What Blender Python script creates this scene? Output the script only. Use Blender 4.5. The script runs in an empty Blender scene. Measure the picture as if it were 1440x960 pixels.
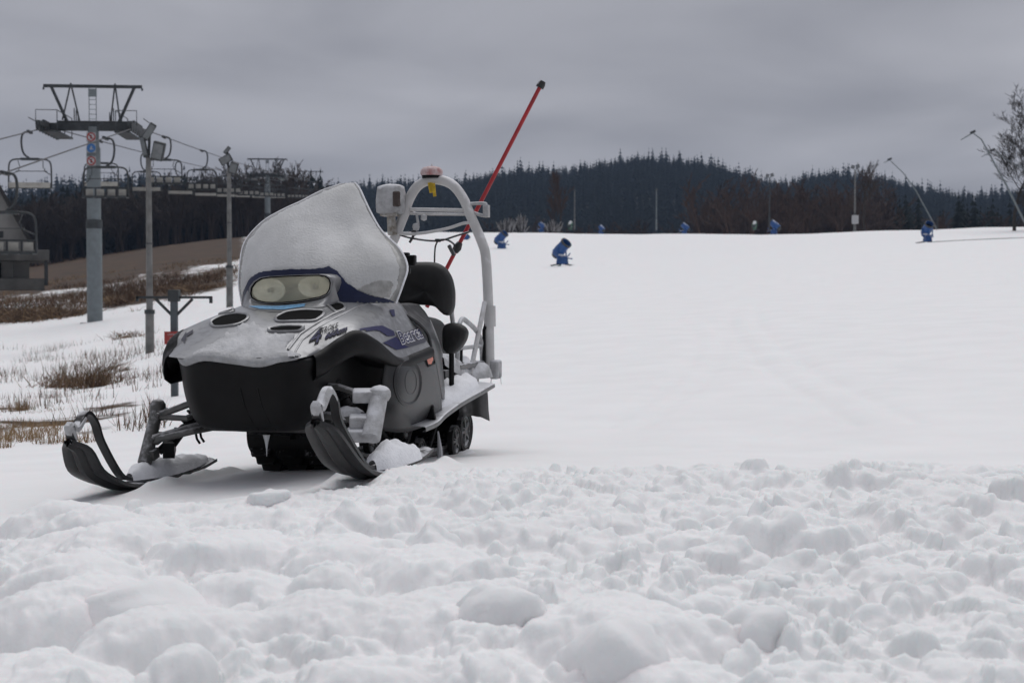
import bpy, bmesh, math, random
import numpy as np
from mathutils import Vector, Matrix, Euler
from mathutils.bvhtree import BVHTree

random.seed(7); RS = np.random.RandomState(11)
SC = bpy.context.scene
COL = SC.collection
pi = math.pi

# ------------------------------------------------------------------ camera, world, sun
CAMZ = 1.0
PITCH = math.atan(60 / 2000.0)
cd = bpy.data.cameras.new('camera'); cam = bpy.data.objects.new('camera', cd); COL.objects.link(cam)
cam.location = (0, 0, CAMZ); cam.rotation_euler = (pi / 2 - PITCH, 0, 0)
cd.lens = 50; cd.sensor_width = 36; cd.clip_start = 0.05; cd.clip_end = 9000
cd.dof.use_dof = True; cd.dof.focus_distance = 6.3; cd.dof.aperture_fstop = 6.3
SC.camera = cam

SUN_EL, SUN_AZ = math.radians(68), math.radians(18)      # behind the machine, a little to the right
w = bpy.data.worlds.new('World'); SC.world = w; w.use_nodes = True
nt = w.node_tree; nt.nodes.clear()
N = nt.nodes.new; LK = nt.links.new
out = N('ShaderNodeOutputWorld'); bg = N('ShaderNodeBackground'); LK(bg.outputs[0], out.inputs[0])
sky = N('ShaderNodeTexSky'); sky.sky_type = 'NISHITA'; sky.sun_disc = False
sky.sun_elevation = SUN_EL; sky.sun_rotation = SUN_AZ; sky.air_density = 1.0; sky.dust_density = 4.0
tc = N('ShaderNodeTexCoord'); sep = N('ShaderNodeSeparateXYZ'); LK(tc.outputs['Generated'], sep.inputs[0])
az_ = N('ShaderNodeMath'); az_.operation = 'ABSOLUTE'; LK(sep.outputs[2], az_.inputs[0])
ad = N('ShaderNodeMath'); ad.operation = 'ADD'; LK(az_.outputs[0], ad.inputs[0]); ad.inputs[1].default_value = 0.16
dx = N('ShaderNodeMath'); dx.operation = 'DIVIDE'; LK(sep.outputs[0], dx.inputs[0]); LK(ad.outputs[0], dx.inputs[1])
dy = N('ShaderNodeMath'); dy.operation = 'DIVIDE'; LK(sep.outputs[1], dy.inputs[0]); LK(ad.outputs[0], dy.inputs[1])
cmb = N('ShaderNodeCombineXYZ'); LK(dx.outputs[0], cmb.inputs[0]); LK(dy.outputs[0], cmb.inputs[1])
nz = N('ShaderNodeTexNoise'); nz.inputs['Scale'].default_value = 1.15; nz.inputs['Detail'].default_value = 5
nz.inputs['Roughness'].default_value = 0.42; nz.inputs['Distortion'].default_value = 0.35
LK(cmb.outputs[0], nz.inputs['Vector'])
rmp = N('ShaderNodeValToRGB'); LK(nz.outputs['Fac'], rmp.inputs[0])
e = rmp.color_ramp.elements
e[0].position = 0.33; e[0].color = (0.258, 0.260, 0.290, 1)
e[1].position = 0.66; e[1].color = (0.405, 0.406, 0.440, 1)
SKYK = 0.08                                             # background strength; cloud layer is divided by it
cs = N('ShaderNodeVectorMath'); cs.operation = 'SCALE'; LK(rmp.outputs[0], cs.inputs[0]); cs.inputs['Scale'].default_value = 1.0 / SKYK
mx = N('ShaderNodeMix'); mx.data_type = 'RGBA'; mx.inputs[0].default_value = 0.95
LK(sky.outputs[0], mx.inputs[6]); LK(cs.outputs[0], mx.inputs[7])
LK(mx.outputs[2], bg.inputs[0]); bg.inputs[1].default_value = SKYK
sl = bpy.data.lights.new('sun', 'SUN'); so = bpy.data.objects.new('sun', sl); COL.objects.link(so)
sl.energy = 1.5; sl.angle = math.radians(65); sl.color = (1.0, 0.985, 0.975)
sd = Vector((math.sin(SUN_AZ) * math.cos(SUN_EL), math.cos(SUN_AZ) * math.cos(SUN_EL), math.sin(SUN_EL)))
so.rotation_euler = sd.to_track_quat('Z', 'Y').to_euler()
vs = SC.view_settings; vs.view_transform = 'Standard'; vs.look = 'None'; vs.exposure = 0.14; vs.gamma = 1; vs.use_curve_mapping = False

# ------------------------------------------------------------------ materials
def mat(name, col, rough=0.6, metal=0.0, var=0.0, vscale=8.0, bump=0.0, bscale=60.0, col2=None, spec=0.5, coat=0.0,
        frost=0.0, fscale=14.0, sss=0.0, frostcol=(0.62, 0.63, 0.66)):
    m = bpy.data.materials.new(name); m.use_nodes = True
    t = m.node_tree; b = t.nodes['Principled BSDF']
    b.inputs['Base Color'].default_value = (*col, 1); b.inputs['Roughness'].default_value = rough
    b.inputs['Metallic'].default_value = metal; b.inputs['Specular IOR Level'].default_value = spec
    if coat: b.inputs['Coat Weight'].default_value = coat; b.inputs['Coat Roughness'].default_value = 0.15
    tcn = t.nodes.new('ShaderNodeTexCoord')
    last = None
    if var > 0 or col2:
        n = t.nodes.new('ShaderNodeTexNoise'); n.inputs['Scale'].default_value = vscale; n.inputs['Detail'].default_value = 6
        n.inputs['Roughness'].default_value = 0.62
        t.links.new(tcn.outputs['Object'], n.inputs['Vector'])
        r = t.nodes.new('ShaderNodeValToRGB'); t.links.new(n.outputs['Fac'], r.inputs[0])
        c2 = col2 if col2 else tuple(min(1, c * (1 + var)) for c in col)
        c1 = col if col2 else tuple(c * (1 - var) for c in col)
        r.color_ramp.elements[0].position = 0.35; r.color_ramp.elements[0].color = (*c1, 1)
        r.color_ramp.elements[1].position = 0.65; r.color_ramp.elements[1].color = (*c2, 1)
        last = r.outputs[0]
    if frost > 0:                                          # snow and rime that settled on the upward side
        g = t.nodes.new('ShaderNodeNewGeometry'); s = t.nodes.new('ShaderNodeSeparateXYZ'); t.links.new(g.outputs['Normal'], s.inputs[0])
        n2 = t.nodes.new('ShaderNodeTexNoise'); n2.inputs['Scale'].default_value = fscale; n2.inputs['Detail'].default_value = 5
        t.links.new(tcn.outputs['Object'], n2.inputs['Vector'])
        ma = t.nodes.new('ShaderNodeMath'); ma.operation = 'MULTIPLY_ADD'
        t.links.new(s.outputs[2], ma.inputs[0]); ma.inputs[1].default_value = 0.55
        t.links.new(n2.outputs['Fac'], ma.inputs[2])
        mr = t.nodes.new('ShaderNodeMapRange'); t.links.new(ma.outputs[0], mr.inputs[0])
        th = 1.05 - frost
        mr.inputs[1].default_value = th - 0.12; mr.inputs[2].default_value = th + 0.12
        mxx = t.nodes.new('ShaderNodeMix'); mxx.data_type = 'RGBA'
        t.links.new(mr.outputs[0], mxx.inputs[0])
        if last: t.links.new(last, mxx.inputs[6])
        else: mxx.inputs[6].default_value = (*col, 1)
        mxx.inputs[7].default_value = (*frostcol, 1); last = mxx.outputs[2]
    if last: t.links.new(last, b.inputs['Base Color'])
    if bump > 0:
        n = t.nodes.new('ShaderNodeTexNoise'); n.inputs['Scale'].default_value = bscale; n.inputs['Detail'].default_value = 5
        t.links.new(tcn.outputs['Object'], n.inputs['Vector'])
        bp = t.nodes.new('ShaderNodeBump'); bp.inputs['Strength'].default_value = bump; bp.inputs['Distance'].default_value = 0.01
        t.links.new(n.outputs['Fac'], bp.inputs['Height']); t.links.new(bp.outputs[0], b.inputs['Normal'])
    if sss:
        b.inputs['Subsurface Weight'].default_value = sss
        b.inputs['Subsurface Radius'].default_value = (0.35, 0.8, 0.75); b.inputs['Subsurface Scale'].default_value = 0.05
    return m

M_SNOWCAP = mat('snow_cap', (0.80, 0.81, 0.84), 0.75, bump=0.5, bscale=90, var=0.04, vscale=30, spec=0.2)
M_HOODSNOW = mat('thin_hood_snow', (0.38, 0.385, 0.395), 0.65, bump=0.5, bscale=80, col2=(0.55, 0.555, 0.57), vscale=9, spec=0.3)
M_CRUST = mat('rime_crust', (0.36, 0.365, 0.365), 0.45, bump=0.42, bscale=100, col2=(0.57, 0.575, 0.58), vscale=2.3, spec=0.4)  # broad tone noise paints some uneven lighting into the rime's own patchiness
M_PLEXI = mat('scuffed_plexi', (0.20, 0.20, 0.195), 0.25, col2=(0.33, 0.33, 0.32), vscale=25)
M_SILVER = mat('silver_paint', (0.19, 0.19, 0.195), 0.28, metal=0.3, var=0.07, vscale=5, bump=0.04, bscale=200, coat=0.25, frost=0.18, fscale=30, frostcol=(0.30, 0.305, 0.315))
M_BLACKP = mat('black_plastic', (0.005, 0.005, 0.0055), 0.5, var=0.3, vscale=9, bump=0.10, bscale=300, spec=.17, frost=0.04, fscale=22, frostcol=(0.04, 0.04, 0.045))
M_GREYP = mat('charcoal_plastic', (0.019, 0.0195, 0.021), 0.5, var=0.3, vscale=7, bump=0.12, bscale=250, spec=.35, coat=.2, frost=0.12, fscale=20, frostcol=(0.07, 0.07, 0.075))
M_MATTEK = mat('matte_black', (0.004, 0.004, 0.004), 0.9, spec=0.1)
M_BLUE = mat('navy_cowl', (0.006, 0.011, 0.042), 0.45, var=0.15, spec=0.25)
M_DECALB = mat('purple_decal', (0.022, 0.022, 0.080), 0.5, var=0.1, spec=0.2)
M_DECALB2 = mat('blue_decal', (0.011, 0.012, 0.070), 0.5, var=0.1, spec=0.2)
M_DECALG = mat('grey_decal', (0.065, 0.065, 0.085), 0.5, var=0.1, spec=0.2)
M_DECALW = mat('white_decal', (0.62, 0.62, 0.64), 0.5)
M_DECALK = mat('black_decal', (0.010, 0.010, 0.012), 0.6, spec=0.2)
M_STICK = mat('light_blue_sticker', (0.16, 0.36, 0.58), 0.45, var=0.25, vscale=60)
M_ORANGE = mat('orange_reflector', (0.60, 0.10, 0.03), 0.3)
M_STEEL = mat('frosted_steel', (0.055, 0.055, 0.055), 0.5, metal=0.2, var=0.3, vscale=20, frost=0.35, fscale=28, frostcol=(0.38, 0.385, 0.40))
M_RIMED = mat('rimed_steel', (0.30, 0.30, 0.305), 0.6, bump=0.5, bscale=110, col2=(0.46, 0.465, 0.475), vscale=22, frost=0.25)
M_ARM = mat('grey_arm_paint', (0.075, 0.075, 0.072), 0.45, var=0.2, vscale=15, frost=0.22, fscale=40, frostcol=(0.3, 0.3, 0.31))
M_WHITEB = mat('white_tube_paint', (0.50, 0.495, 0.49), 0.45, var=0.07, vscale=10, bump=0.1, bscale=150, frost=0.3, fscale=20, frostcol=(0.66, 0.66, 0.68))
M_RUBBER = mat('track_rubber', (0.008, 0.008, 0.008), 0.7, var=0.3, vscale=30, spec=.3, frost=0.06, fscale=45, frostcol=(0.25, 0.25, 0.26))
M_FLAP = mat('rubber_flap', (0.06, 0.06, 0.06), 0.5, var=0.35, vscale=9, frost=0.28, fscale=12, frostcol=(0.30, 0.30, 0.31))
M_SEAT = mat('black_vinyl', (0.010, 0.010, 0.0105), 0.5, bump=0.25, bscale=420, var=0.2, vscale=20, spec=0.35)
M_SEATG = mat('grey_vinyl', (0.12, 0.12, 0.115), 0.5, bump=0.15, bscale=380)
M_SKI = mat('ski_plastic', (0.011, 0.011, 0.012), 0.45, var=0.3, vscale=18, bump=0.1, bscale=120, frost=0.06, fscale=30)
M_RED = mat('red_pole_paint', (0.33, 0.012, 0.018), 0.4, var=0.25, vscale=9, frost=0.02)
M_PINK = mat('snowy_red_lens', (0.36, 0.16, 0.155), 0.5, col2=(0.55, 0.46, 0.46), vscale=26, bump=0.3, bscale=80)
M_YEL = mat('yellow_strap', (0.50, 0.33, 0.015), 0.6, var=0.25, vscale=30)
M_CABLE = mat('black_cable', (0.015, 0.015, 0.016), 0.5, frost=0.2, fscale=50)
M_ALU = mat('tunnel_aluminium', (0.16, 0.16, 0.16), 0.45, metal=0.5, var=0.2, vscale=12, frost=0.22, fscale=18)
M_REFL = mat('lamp_reflector', (0.42, 0.41, 0.30), 0.3, metal=0.2, col2=(0.88, 0.87, 0.74), vscale=9, bump=0.2, bscale=25)
M_ICE = mat('icicle_ice', (0.62, 0.63, 0.65), 0.2, var=0.1)
M_GALV = mat('galvanised_steel', (0.17, 0.195, 0.205), 0.55, metal=0.3, var=0.12, vscale=3, bump=0.05)
M_GALV2 = mat('dark_galvanised_steel', (0.085, 0.10, 0.11), 0.6, metal=0.3, var=0.15, vscale=3)
M_DGREY = mat('dark_grey_steel', (0.045, 0.05, 0.053), 0.6, metal=0.3, var=0.25, vscale=4)
M_POLE = mat('weathered_pole', (0.15, 0.15, 0.145), 0.65, var=0.3, vscale=3, bump=0.05)
M_PAD = mat('pale_seat_pad', (0.34, 0.33, 0.30), 0.7, var=0.15, vscale=4)
M_ROPE = mat('steel_rope', (0.05, 0.05, 0.055), 0.6)
M_GLASSL = mat('lamp_glass', (0.13, 0.14, 0.145), 0.2, var=0.2, vscale=4)
M_SIGNR = mat('red_sign_paint', (0.30, 0.035, 0.03), 0.5, var=0.1)
M_SIGNW = mat('white_sign_paint', (0.42, 0.42, 0.43), 0.5)
M_PLATE = mat('dull_sign_plate', (0.30, 0.31, 0.32), 0.6)
M_SIGNB = mat('blue_sign_paint', (0.03, 0.13, 0.34), 0.5)
M_GUN = mat('snow_gun_blue', (0.014, 0.075, 0.25), 0.4, var=0.2, vscale=3, frost=0.12, fscale=5)
M_GUNG = mat('snow_gun_green', (0.05, 0.13, 0.08), 0.5, var=0.2, vscale=3, frost=0.3, fscale=5)
M_WALL = mat('grey_render_wall', (0.27, 0.265, 0.255), 0.8, var=0.12, vscale=1.5)
M_ROOF = mat('dark_roof', (0.018, 0.017, 0.017), 0.7, var=0.3, vscale=3)
M_CONC = mat('dark_concrete', (0.075, 0.074, 0.07), 0.8, var=0.3, vscale=1.2)
M_BARK = mat('dark_bark', (0.030, 0.024, 0.019), 0.85, var=0.35, vscale=5)
M_TWIG = mat('brown_twigs', (0.040, 0.027, 0.020), 0.85, var=0.3, vscale=0.4)
M_TWIGR = mat('rust_brown_twigs', (0.055, 0.030, 0.020), 0.85, var=0.3, vscale=0.4)
M_SPRUCE = mat('spruce_needles', (0.017, 0.022, 0.021), 0.9, col2=(0.026, 0.032, 0.031), vscale=0.06, spec=0.05)
M_FROST = mat('frosted_twigs', (0.16, 0.15, 0.145), 0.8, col2=(0.42, 0.42, 0.43), vscale=2)
M_STRAW = mat('dry_straw', (0.32, 0.22, 0.115), 0.8, col2=(0.17, 0.10, 0.05), vscale=0.8)
M_RUST = mat('dry_rust_stems', (0.15, 0.088, 0.046), 0.8, col2=(0.070, 0.042, 0.025), vscale=1.5)

# ------------------------------------------------------------------ builders
class MB:
    def __init__(s): s.v = []; s.f = []
    def add(s, vs, fs):
        o = len(s.v); s.v += [tuple(v) for v in vs]; s.f += [tuple(i + o for i in f) for f in fs]; return s
    def box(s, c, size, rot=None, taper=1.0):
        x, y, z = size[0] / 2, size[1] / 2, size[2] / 2
        P = [Vector((sx * x * (taper if sz > 0 else 1), sy * y * (taper if sz > 0 else 1), sz * z)) for sz in (-1, 1) for sy in (-1, 1) for sx in (-1, 1)]
        if rot is not None:
            R = rot if isinstance(rot, Matrix) else Euler(rot).to_matrix()
            P = [R @ p for p in P]
        P = [p + Vector(c) for p in P]
        return s.add(P, [(0, 2, 3, 1), (4, 5, 7, 6), (0, 1, 5, 4), (2, 6, 7, 3), (0, 4, 6, 2), (1, 3, 7, 5)])
    def tube(s, pts, r, n=8, cap=True, flat=None):
        pts = [Vector(p) for p in pts]
        rs = r if isinstance(r, (list, tuple)) else [r] * len(pts)
        o = len(s.v); prev = None
        for i, p in enumerate(pts):
            t = (pts[min(i + 1, len(pts) - 1)] - pts[max(i - 1, 0)]).normalized()
            if prev is None:
                a = Vector((0, 0, 1)) if abs(t.z) < 0.9 else Vector((0, 1, 0))
                if flat: a = Vector(flat)
                u = (a - t * a.dot(t)).normalized()
            else:
                u = prev - t * prev.dot(t)
                u = u.normalized() if u.length > 1e-6 else prev
            prev = u; v = t.cross(u)
            for k in range(n):
                an = 2 * pi * k / n
                s.v.append(tuple(p + (u * math.cos(an) + v * math.sin(an)) * rs[i]))
        for i in range(len(pts) - 1):
            for k in range(n):
                a = o + i * n + k; b = o + i * n + (k + 1) % n
                s.f.append((a, b, b + n, a + n))
        if cap:
            s.f.append(tuple(o + k for k in range(n))[::-1]); q = o + (len(pts) - 1) * n
            s.f.append(tuple(q + k for k in range(n)))
        return s
    def lathe(s, prof, n=16, mtx=None):
        o = len(s.v); mtx = mtx or Matrix()
        for (r, z) in prof:
            for k in range(n):
                an = 2 * pi * k / n
                s.v.append(tuple(mtx @ Vector((r * math.cos(an), r * math.sin(an), z))))
        for i in range(len(prof) - 1):
            for k in range(n):
                a = o + i * n + k; b = o + i * n + (k + 1) % n
                s.f.append((a, b, b + n, a + n))
        return s
    def grid(s, G):
        R, C = len(G), len(G[0]); o = len(s.v)
        for r in G:
            for p in r: s.v.append(tuple(p))
        for i in range(R - 1):
            for j in range(C - 1):
                a = o + i * C + j
                s.f.append((a, a + 1, a + C + 1, a + C))
        return s
    def build(s, name, m, parent=None, smooth=True, bevel=0, solid=0, sub=0, auto=True):
        me = bpy.data.meshes.new(name); me.from_pydata(s.v, [], s.f); me.update()
        return finish(name, me, m, parent, smooth, bevel, solid, sub, auto)

def finish(name, me, m, parent=None, smooth=True, bevel=0, solid=0, sub=0, auto=True):
    if m: me.materials.append(m)
    if smooth:
        me.polygons.foreach_set('use_smooth', [True] * len(me.polygons))
        if auto:
            try: me.set_sharp_from_angle(angle=math.radians(40))
            except Exception: pass
    o = bpy.data.objects.new(name, me); COL.objects.link(o)
    if parent: o.parent = parent
    if solid:
        q = o.modifiers.new('s', 'SOLIDIFY'); q.thickness = solid; q.offset = 0
    if bevel:
        q = o.modifiers.new('b', 'BEVEL'); q.width = bevel; q.segments = 2; q.limit_method = 'ANGLE'
    if sub:
        q = o.modifiers.new('u', 'SUBSURF'); q.levels = sub; q.render_levels = sub
    return o

def npmesh(name, V, F, m, parent=None, smooth=False):
    """V (n,3), F (m,k) arrays with the same number of corners per face"""
    me = bpy.data.meshes.new(name); n = len(V); k = F.shape[1]; q = len(F)
    me.vertices.add(n); me.vertices.foreach_set('co', np.ascontiguousarray(V, dtype=np.float32).ravel())
    me.loops.add(q * k); me.loops.foreach_set('vertex_index', np.ascontiguousarray(F, dtype=np.int32).ravel())
    me.polygons.add(q); me.polygons.foreach_set('loop_start', np.arange(0, q * k, k, dtype=np.int32))
    me.update(calc_edges=True); me.validate()
    if smooth: me.polygons.foreach_set('use_smooth', np.ones(len(me.polygons), dtype=bool))
    if m: me.materials.append(m)
    o = bpy.data.objects.new(name, me); COL.objects.link(o)
    if parent: o.parent = parent
    return o

def tag(o, label=None, cat=None, group=None, kind=None):
    if label: o['label'] = label
    if cat: o['category'] = cat
    if group: o['group'] = group
    if kind: o['kind'] = kind
    return o
def empty(name, loc, rz=0.0):
    o = bpy.data.objects.new(name, None); COL.objects.link(o); o.location = loc; o.rotation_euler = (0, 0, rz)
    o.empty_display_size = 0.2; return o
def copy_tree(o, parent=None):
    c = o.copy(); COL.objects.link(c); c.parent = parent
    for ch in [q for q in bpy.data.objects if q.parent == o]: copy_tree(ch, c)
    return c

# a viewing ray of the photograph through (px, py); used as a ruler to read sizes and places off it
def ray(px, py):
    u = (px - 720) / 2000.0; v = (480 - py) / 2000.0
    return Vector((u, math.cos(PITCH) + v * math.sin(PITCH), v * math.cos(PITCH) - math.sin(PITCH)))
def W(px, py, Y):
    d = ray(px, py); d = d * (Y / d.y); return Vector((d.x, Y, CAMZ + d.z))

# ------------------------------------------------------------------ terrain
TD = np.array([0.5, 3, 5.0, 6.2, 7.2, 8.3, 15, 40, 62, 75, 120, 140, 180, 230, 300, 400, 700, 4000])
TU = np.array([-0.41, -0.255, -0.195, 0, 0.36])
TZ = np.array([
 [-.80, -.78, -.80, -.84, -.90, -1.0, -1.40, -2.0, -2.0, -2.0, -.7, .1, 1.3, 2.3, 6, 8, 6, 6],
 [-.80, -.76, -.77, -.80, -.87, -.95, -1.28, -1.8, -1.45, -1.2, .8, 2.3, 5.4, 8.2, 10.5, 10, 6, 6],
 [-.80, -.75, -.74, -.77, -.85, -.92, -1.05, -1.0, .0, .5, 2.6, 4.0, 7.4, 11., 12, 10, 6, 6],
 [-.80, -.74, -.69, -.69, -.80, -.88, -.9, -.3, .4, .8, 2.4, 3.6, 6.6, 11.5, 9, 6, 4, 4],
 [-.80, -.75, -.72, -.72, -.78, -.80, -.6, .4, 1.6, 2.3, 5.1, 6.5, 9.5, 9.5, 7, 5, 4, 4]])
_ld = np.linspace(math.log(0.5), math.log(4000), 700)
_uu = np.linspace(-0.45, 0.40, 120)
_T = np.array([np.interp(_ld, np.log(TD), r) for r in TZ])
_T2 = np.array([np.interp(_uu, TU, _T[:, j]) for j in range(len(_ld))]).T
def _blur(A, s, ax):
    k = np.exp(-0.5 * (np.arange(-3 * s, 3 * s + 1) / s) ** 2); k /= k.sum()
    pad = [(0, 0), (0, 0)]; pad[ax] = (3 * s, 3 * s)
    return np.apply_along_axis(lambda v: np.convolve(v, k, 'valid'), ax, np.pad(A, pad, mode='edge'))
_T2 = _blur(_blur(_T2, 5, 1), 7, 0)
def Gz(x, y):
    x = np.asarray(x, float); y = np.asarray(y, float)
    r = np.hypot(x, y) + 1e-9; a = np.clip(np.arctan2(x, y), -0.45, 0.45)
    d = np.clip(r * np.cos(a), 0.51, 3990); u = np.clip(np.tan(a), -0.449, 0.399)
    i = (np.log(d) - _ld[0]) / (_ld[1] - _ld[0]); j = (u - _uu[0]) / (_uu[1] - _uu[0])
    i0 = np.clip(i.astype(int), 0, len(_ld) - 2); j0 = np.clip(j.astype(int), 0, len(_uu) - 2); fi = i - i0; fj = j - j0
    z = (_T2[j0, i0] * (1 - fi) + _T2[j0, i0 + 1] * fi) * (1 - fj) + (_T2[j0 + 1, i0] * (1 - fi) + _T2[j0 + 1, i0 + 1] * fi) * fj
    return z + CAMZ
def G(x, y): return float(Gz(x, y))

_perm = RS.permutation(4096)
def vnoise(x, y, seed=0):
    xi = np.floor(x).astype(int); yi = np.floor(y).astype(int); xf = x - xi; yf = y - yi
    u = xf * xf * (3 - 2 * xf); v = yf * yf * (3 - 2 * yf)
    def h(a, b): return _perm[(_perm[(a + seed * 131) & 4095] + b) & 4095] / 4095.0
    return (h(xi, yi) * (1 - u) + h(xi + 1, yi) * u) * (1 - v) + (h(xi, yi + 1) * (1 - u) + h(xi + 1, yi + 1) * u) * v
def fbm(x, y, oct=4, seed=0, gain=0.5):
    s = 0; a = 1.0; t = 0
    for o in range(oct):
        s = s + a * vnoise(x * 2 ** o, y * 2 ** o, seed + o); t += a; a *= gain
    return s / t

# where the clods of the ploughed-up bank begin, as depth by azimuth tangent
BU = np.array([-.45, -.30, -.18, -.06, .1, .2, .27, .40]); BD = np.array([5.0, 5.2, 5.4, 5.9, 5.9, 5.95, 6.1, 6.1])
def build_ground():
    fine = np.radians(np.arange(-23.5, 23.501, 0.062))
    step = [0.1]; 
    while sum(step) < 360 - 47 - 4: step.append(min(step[-1] * 1.35, 9))
    # coarse columns right round behind the camera
    half = []; a = 23.5; st = 0.12
    while a < 180: a += st; st = min(st * 1.4, 8); half.append(min(a, 180))
    half = np.radians(np.array(half))
    az = np.concatenate([-half[::-1], fine, half])
    rows = [0.5, 0.8, 1.2, 1.6, 1.9, 2.15]
    while rows[-1] < 8.2: rows.append(rows[-1] * 1.0027)
    k = 1.0027
    while rows[-1] < 4000: k = min(k * 1.0006 if k < 1.02 else k * 1.002, 1.09); rows.append(rows[-1] * k)
    D = np.array(rows)
    A, DD = np.meshgrid(az, D)
    c = np.cos(np.clip(A, -0.45, 0.45)); R = DD / c
    X = R * np.sin(A); Y = R * np.cos(A)
    Z = Gz(X, Y)
    U = np.tan(np.clip(A, -.45, .45))
    # clods
    bd = np.interp(U, BU, BD)
    near = np.clip((bd + 0.25 - DD) / 0.8, 0, 1); near = near * near * (3 - 2 * near)
    Z += near * ((0.10 + .07 * np.clip((.05 - U) / .15, 0, 1)) * (fbm(X * 1.6, Y * 1.6, 3, 3) - 0.5) + 0.045 * (fbm(X * 5, Y * 5, 3, 9) - 0.5) + 0.02 * (fbm(X * 14, Y * 14, 3, 19) - 0.5))
    far = (1 - near) * np.clip(DD / 8, 0, 1)
    Z += far * (0.030 * (fbm(X * 0.9, Y * 0.9, 3, 5) - 0.5) * np.clip(14 / DD, 0.2, 1) + 0.008 * (fbm(X * 5, Y * 5, 2, 15) - 0.5))
    Z += np.clip((DD - 60) / 60, 0, 1) * 0.5 * (fbm(X * .08, Y * .08, 3, 8) - .5)
    # faint ski tracks on the run, churned snow by the guns, ridges pushed up along the skis
    for (x0, y0, x1, y1, bend, dep) in ((.6, 9.5, 3.0, 34, 1.0, .014), (.85, 9.5, 3.4, 34, 1.05, .014), (2.2, 9, 14, 60, -2.5, .022), (2.6, 9, 14.6, 60, -2.5, .022), (1.4, 8.3, 6.5, 26, .8, .012), (5.5, 12, 11, 60, 3, .03), (9.5, 22, 30, 70, -3, .04)):
        tt = np.clip((Y - y0) / (y1 - y0), 0, 1); cx_ = x0 + (x1 - x0) * tt + bend * np.sin(tt * pi); ww = .05 + .004 * DD
        Z -= 1.8 * dep * np.exp(-((X - cx_) / ww) ** 2) * ((tt > 0) & (tt < 1)) * (.4 + .6 * vnoise(Y * 1.3, X * 0 + dep * 900, 7))
    Z += .25 * np.exp(-(((X - 3.6) / 7) ** 2 + ((Y - 116) / 5) ** 2)) * (fbm(X * .9, Y * .35, 3, 203) - .5) * 2
    Z += .35 * np.clip((U - .28) / .05, 0, 1) * np.clip((DD - 30) / 15, 0, 1) * np.clip((110 - DD) / 20, 0, 1) * (fbm(X * .6, Y * .25, 4, 207) - .5)
    a14 = math.radians(14); lx = -(X + .82) * math.sin(a14) - (Y - 6.864) * math.cos(a14); ly = (X + .82) * math.cos(a14) - (Y - 6.864) * math.sin(a14)
    for sy_, x_a, x_b in ((-.53, .25, 1.35), (.53, .25, 1.4)):
        inx = np.clip((lx - x_a) / .15, 0, 1) * np.clip((x_b - lx) / .2, 0, 1)
        Z += inx * (.034 * (.35 + 1.2 * fbm(lx * 9 + 40, ly * 9 + 40, 3, 211)) * np.exp(-((np.abs(ly - sy_) - .115) / .045) ** 2) - .012 * np.exp(-((ly - sy_) / .07) ** 2))
    # packed and trampled snow on the left of the run
    lf = np.clip((-U - 0.13) / 0.06, 0, 1) * np.clip((DD - 9) / 4, 0, 1) * np.clip((90 - DD) / 20, 0, 1)
    Z += lf * (0.38 * (fbm(X * .35, Y * .2, 4, 21) - .5))
    wx = X + 0.10 * (vnoise(X * 4, Y * 4, 33) - .5) + 0.05 * (vnoise(X * 9, Y * 9, 31) - .5) + 0.022 * (vnoise(X * 27, Y * 27, 35) - .5)
    wy = Y + 0.10 * (vnoise(X * 4, Y * 4, 43) - .5) + 0.05 * (vnoise(X * 9, Y * 9, 41) - .5) + 0.022 * (vnoise(X * 27, Y * 27, 45) - .5)
    # closely packed broken clods, three sizes: domes on jittered cells with creases between, some cut by flat faces
    def clods(cell, amp, keep, seed, wgt, k_):
        nonlocal Z
        gx, gy = wx / cell, wy / cell; ix = np.floor(gx).astype(int); iy = np.floor(gy).astype(int); best = np.full(X.shape, -9.0)
        def hs(a, b, q): return _perm[(_perm[(a + q * 577 + seed * 91) & 4095] + b * 3 + q) & 4095] / 4095.0
        for ox in (-1, 0, 1):
            for oy in (-1, 0, 1):
                a, b = ix + ox, iy + oy
                px_, py_ = gx - a - .15 - .7 * hs(a, b, 1), gy - b - .15 - .7 * hs(a, b, 2)
                r = .34 + .46 * hs(a, b, 3) ** 1.5; an = hs(a, b, 4) * 6.28
                p = px_ * np.cos(an) + py_ * np.sin(an); q = (-px_ * np.sin(an) + py_ * np.cos(an)) * (1 + .5 * hs(a, b, 5))
                rho = (p * p + q * q) / (r * r)
                dome = r * np.clip(1 - rho ** 1.25, 0, None) ** .6
                cut = r * (.35 + .75 * hs(a, b, 6)) + p * (hs(a, b, 7) - .5) * 1.3 + q * (hs(a, b, 8) - .5) * 1.3
                dd = np.minimum(dome, cut) - dome * 0 
                dd = dd + r * .45 * (hs(a, b, 9) - .62)
                best = np.maximum(best, np.where((rho < 1) & (hs(a, b, 10) < keep), dd, -9))
        cand = Z + wgt * best * cell * amp; ok = (best > -5) & (wgt > .01)
        kk = k_ * cell
        hh = np.clip(.5 + .5 * (cand - Z) / kk, 0, 1)
        Z = np.where(ok, Z * (1 - hh) + cand * hh + kk * hh * (1 - hh) * .6, Z)
    depthin = np.clip((bd - DD) / (2.0 - 1.1 * np.clip((U - .15) / .1, 0, 1)), 0, 1); rightw = np.clip((U - .02) / .15, 0, 1); quiet = np.clip((-U - .05) / .05, 0, 1) * np.clip((DD - 4.2) / .6, 0, 1)
    ptch = np.clip((fbm(X * 1.3, Y * 1.3, 3, 113) - .36) * 6, 0, 1)
    left = np.clip((.04 - U) / .12, 0, 1)
    clods(.34, .42, .60, 1, near * (1 + .75 * left) * depthin * (1 - .6 * quiet) * ptch, .19)
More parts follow.
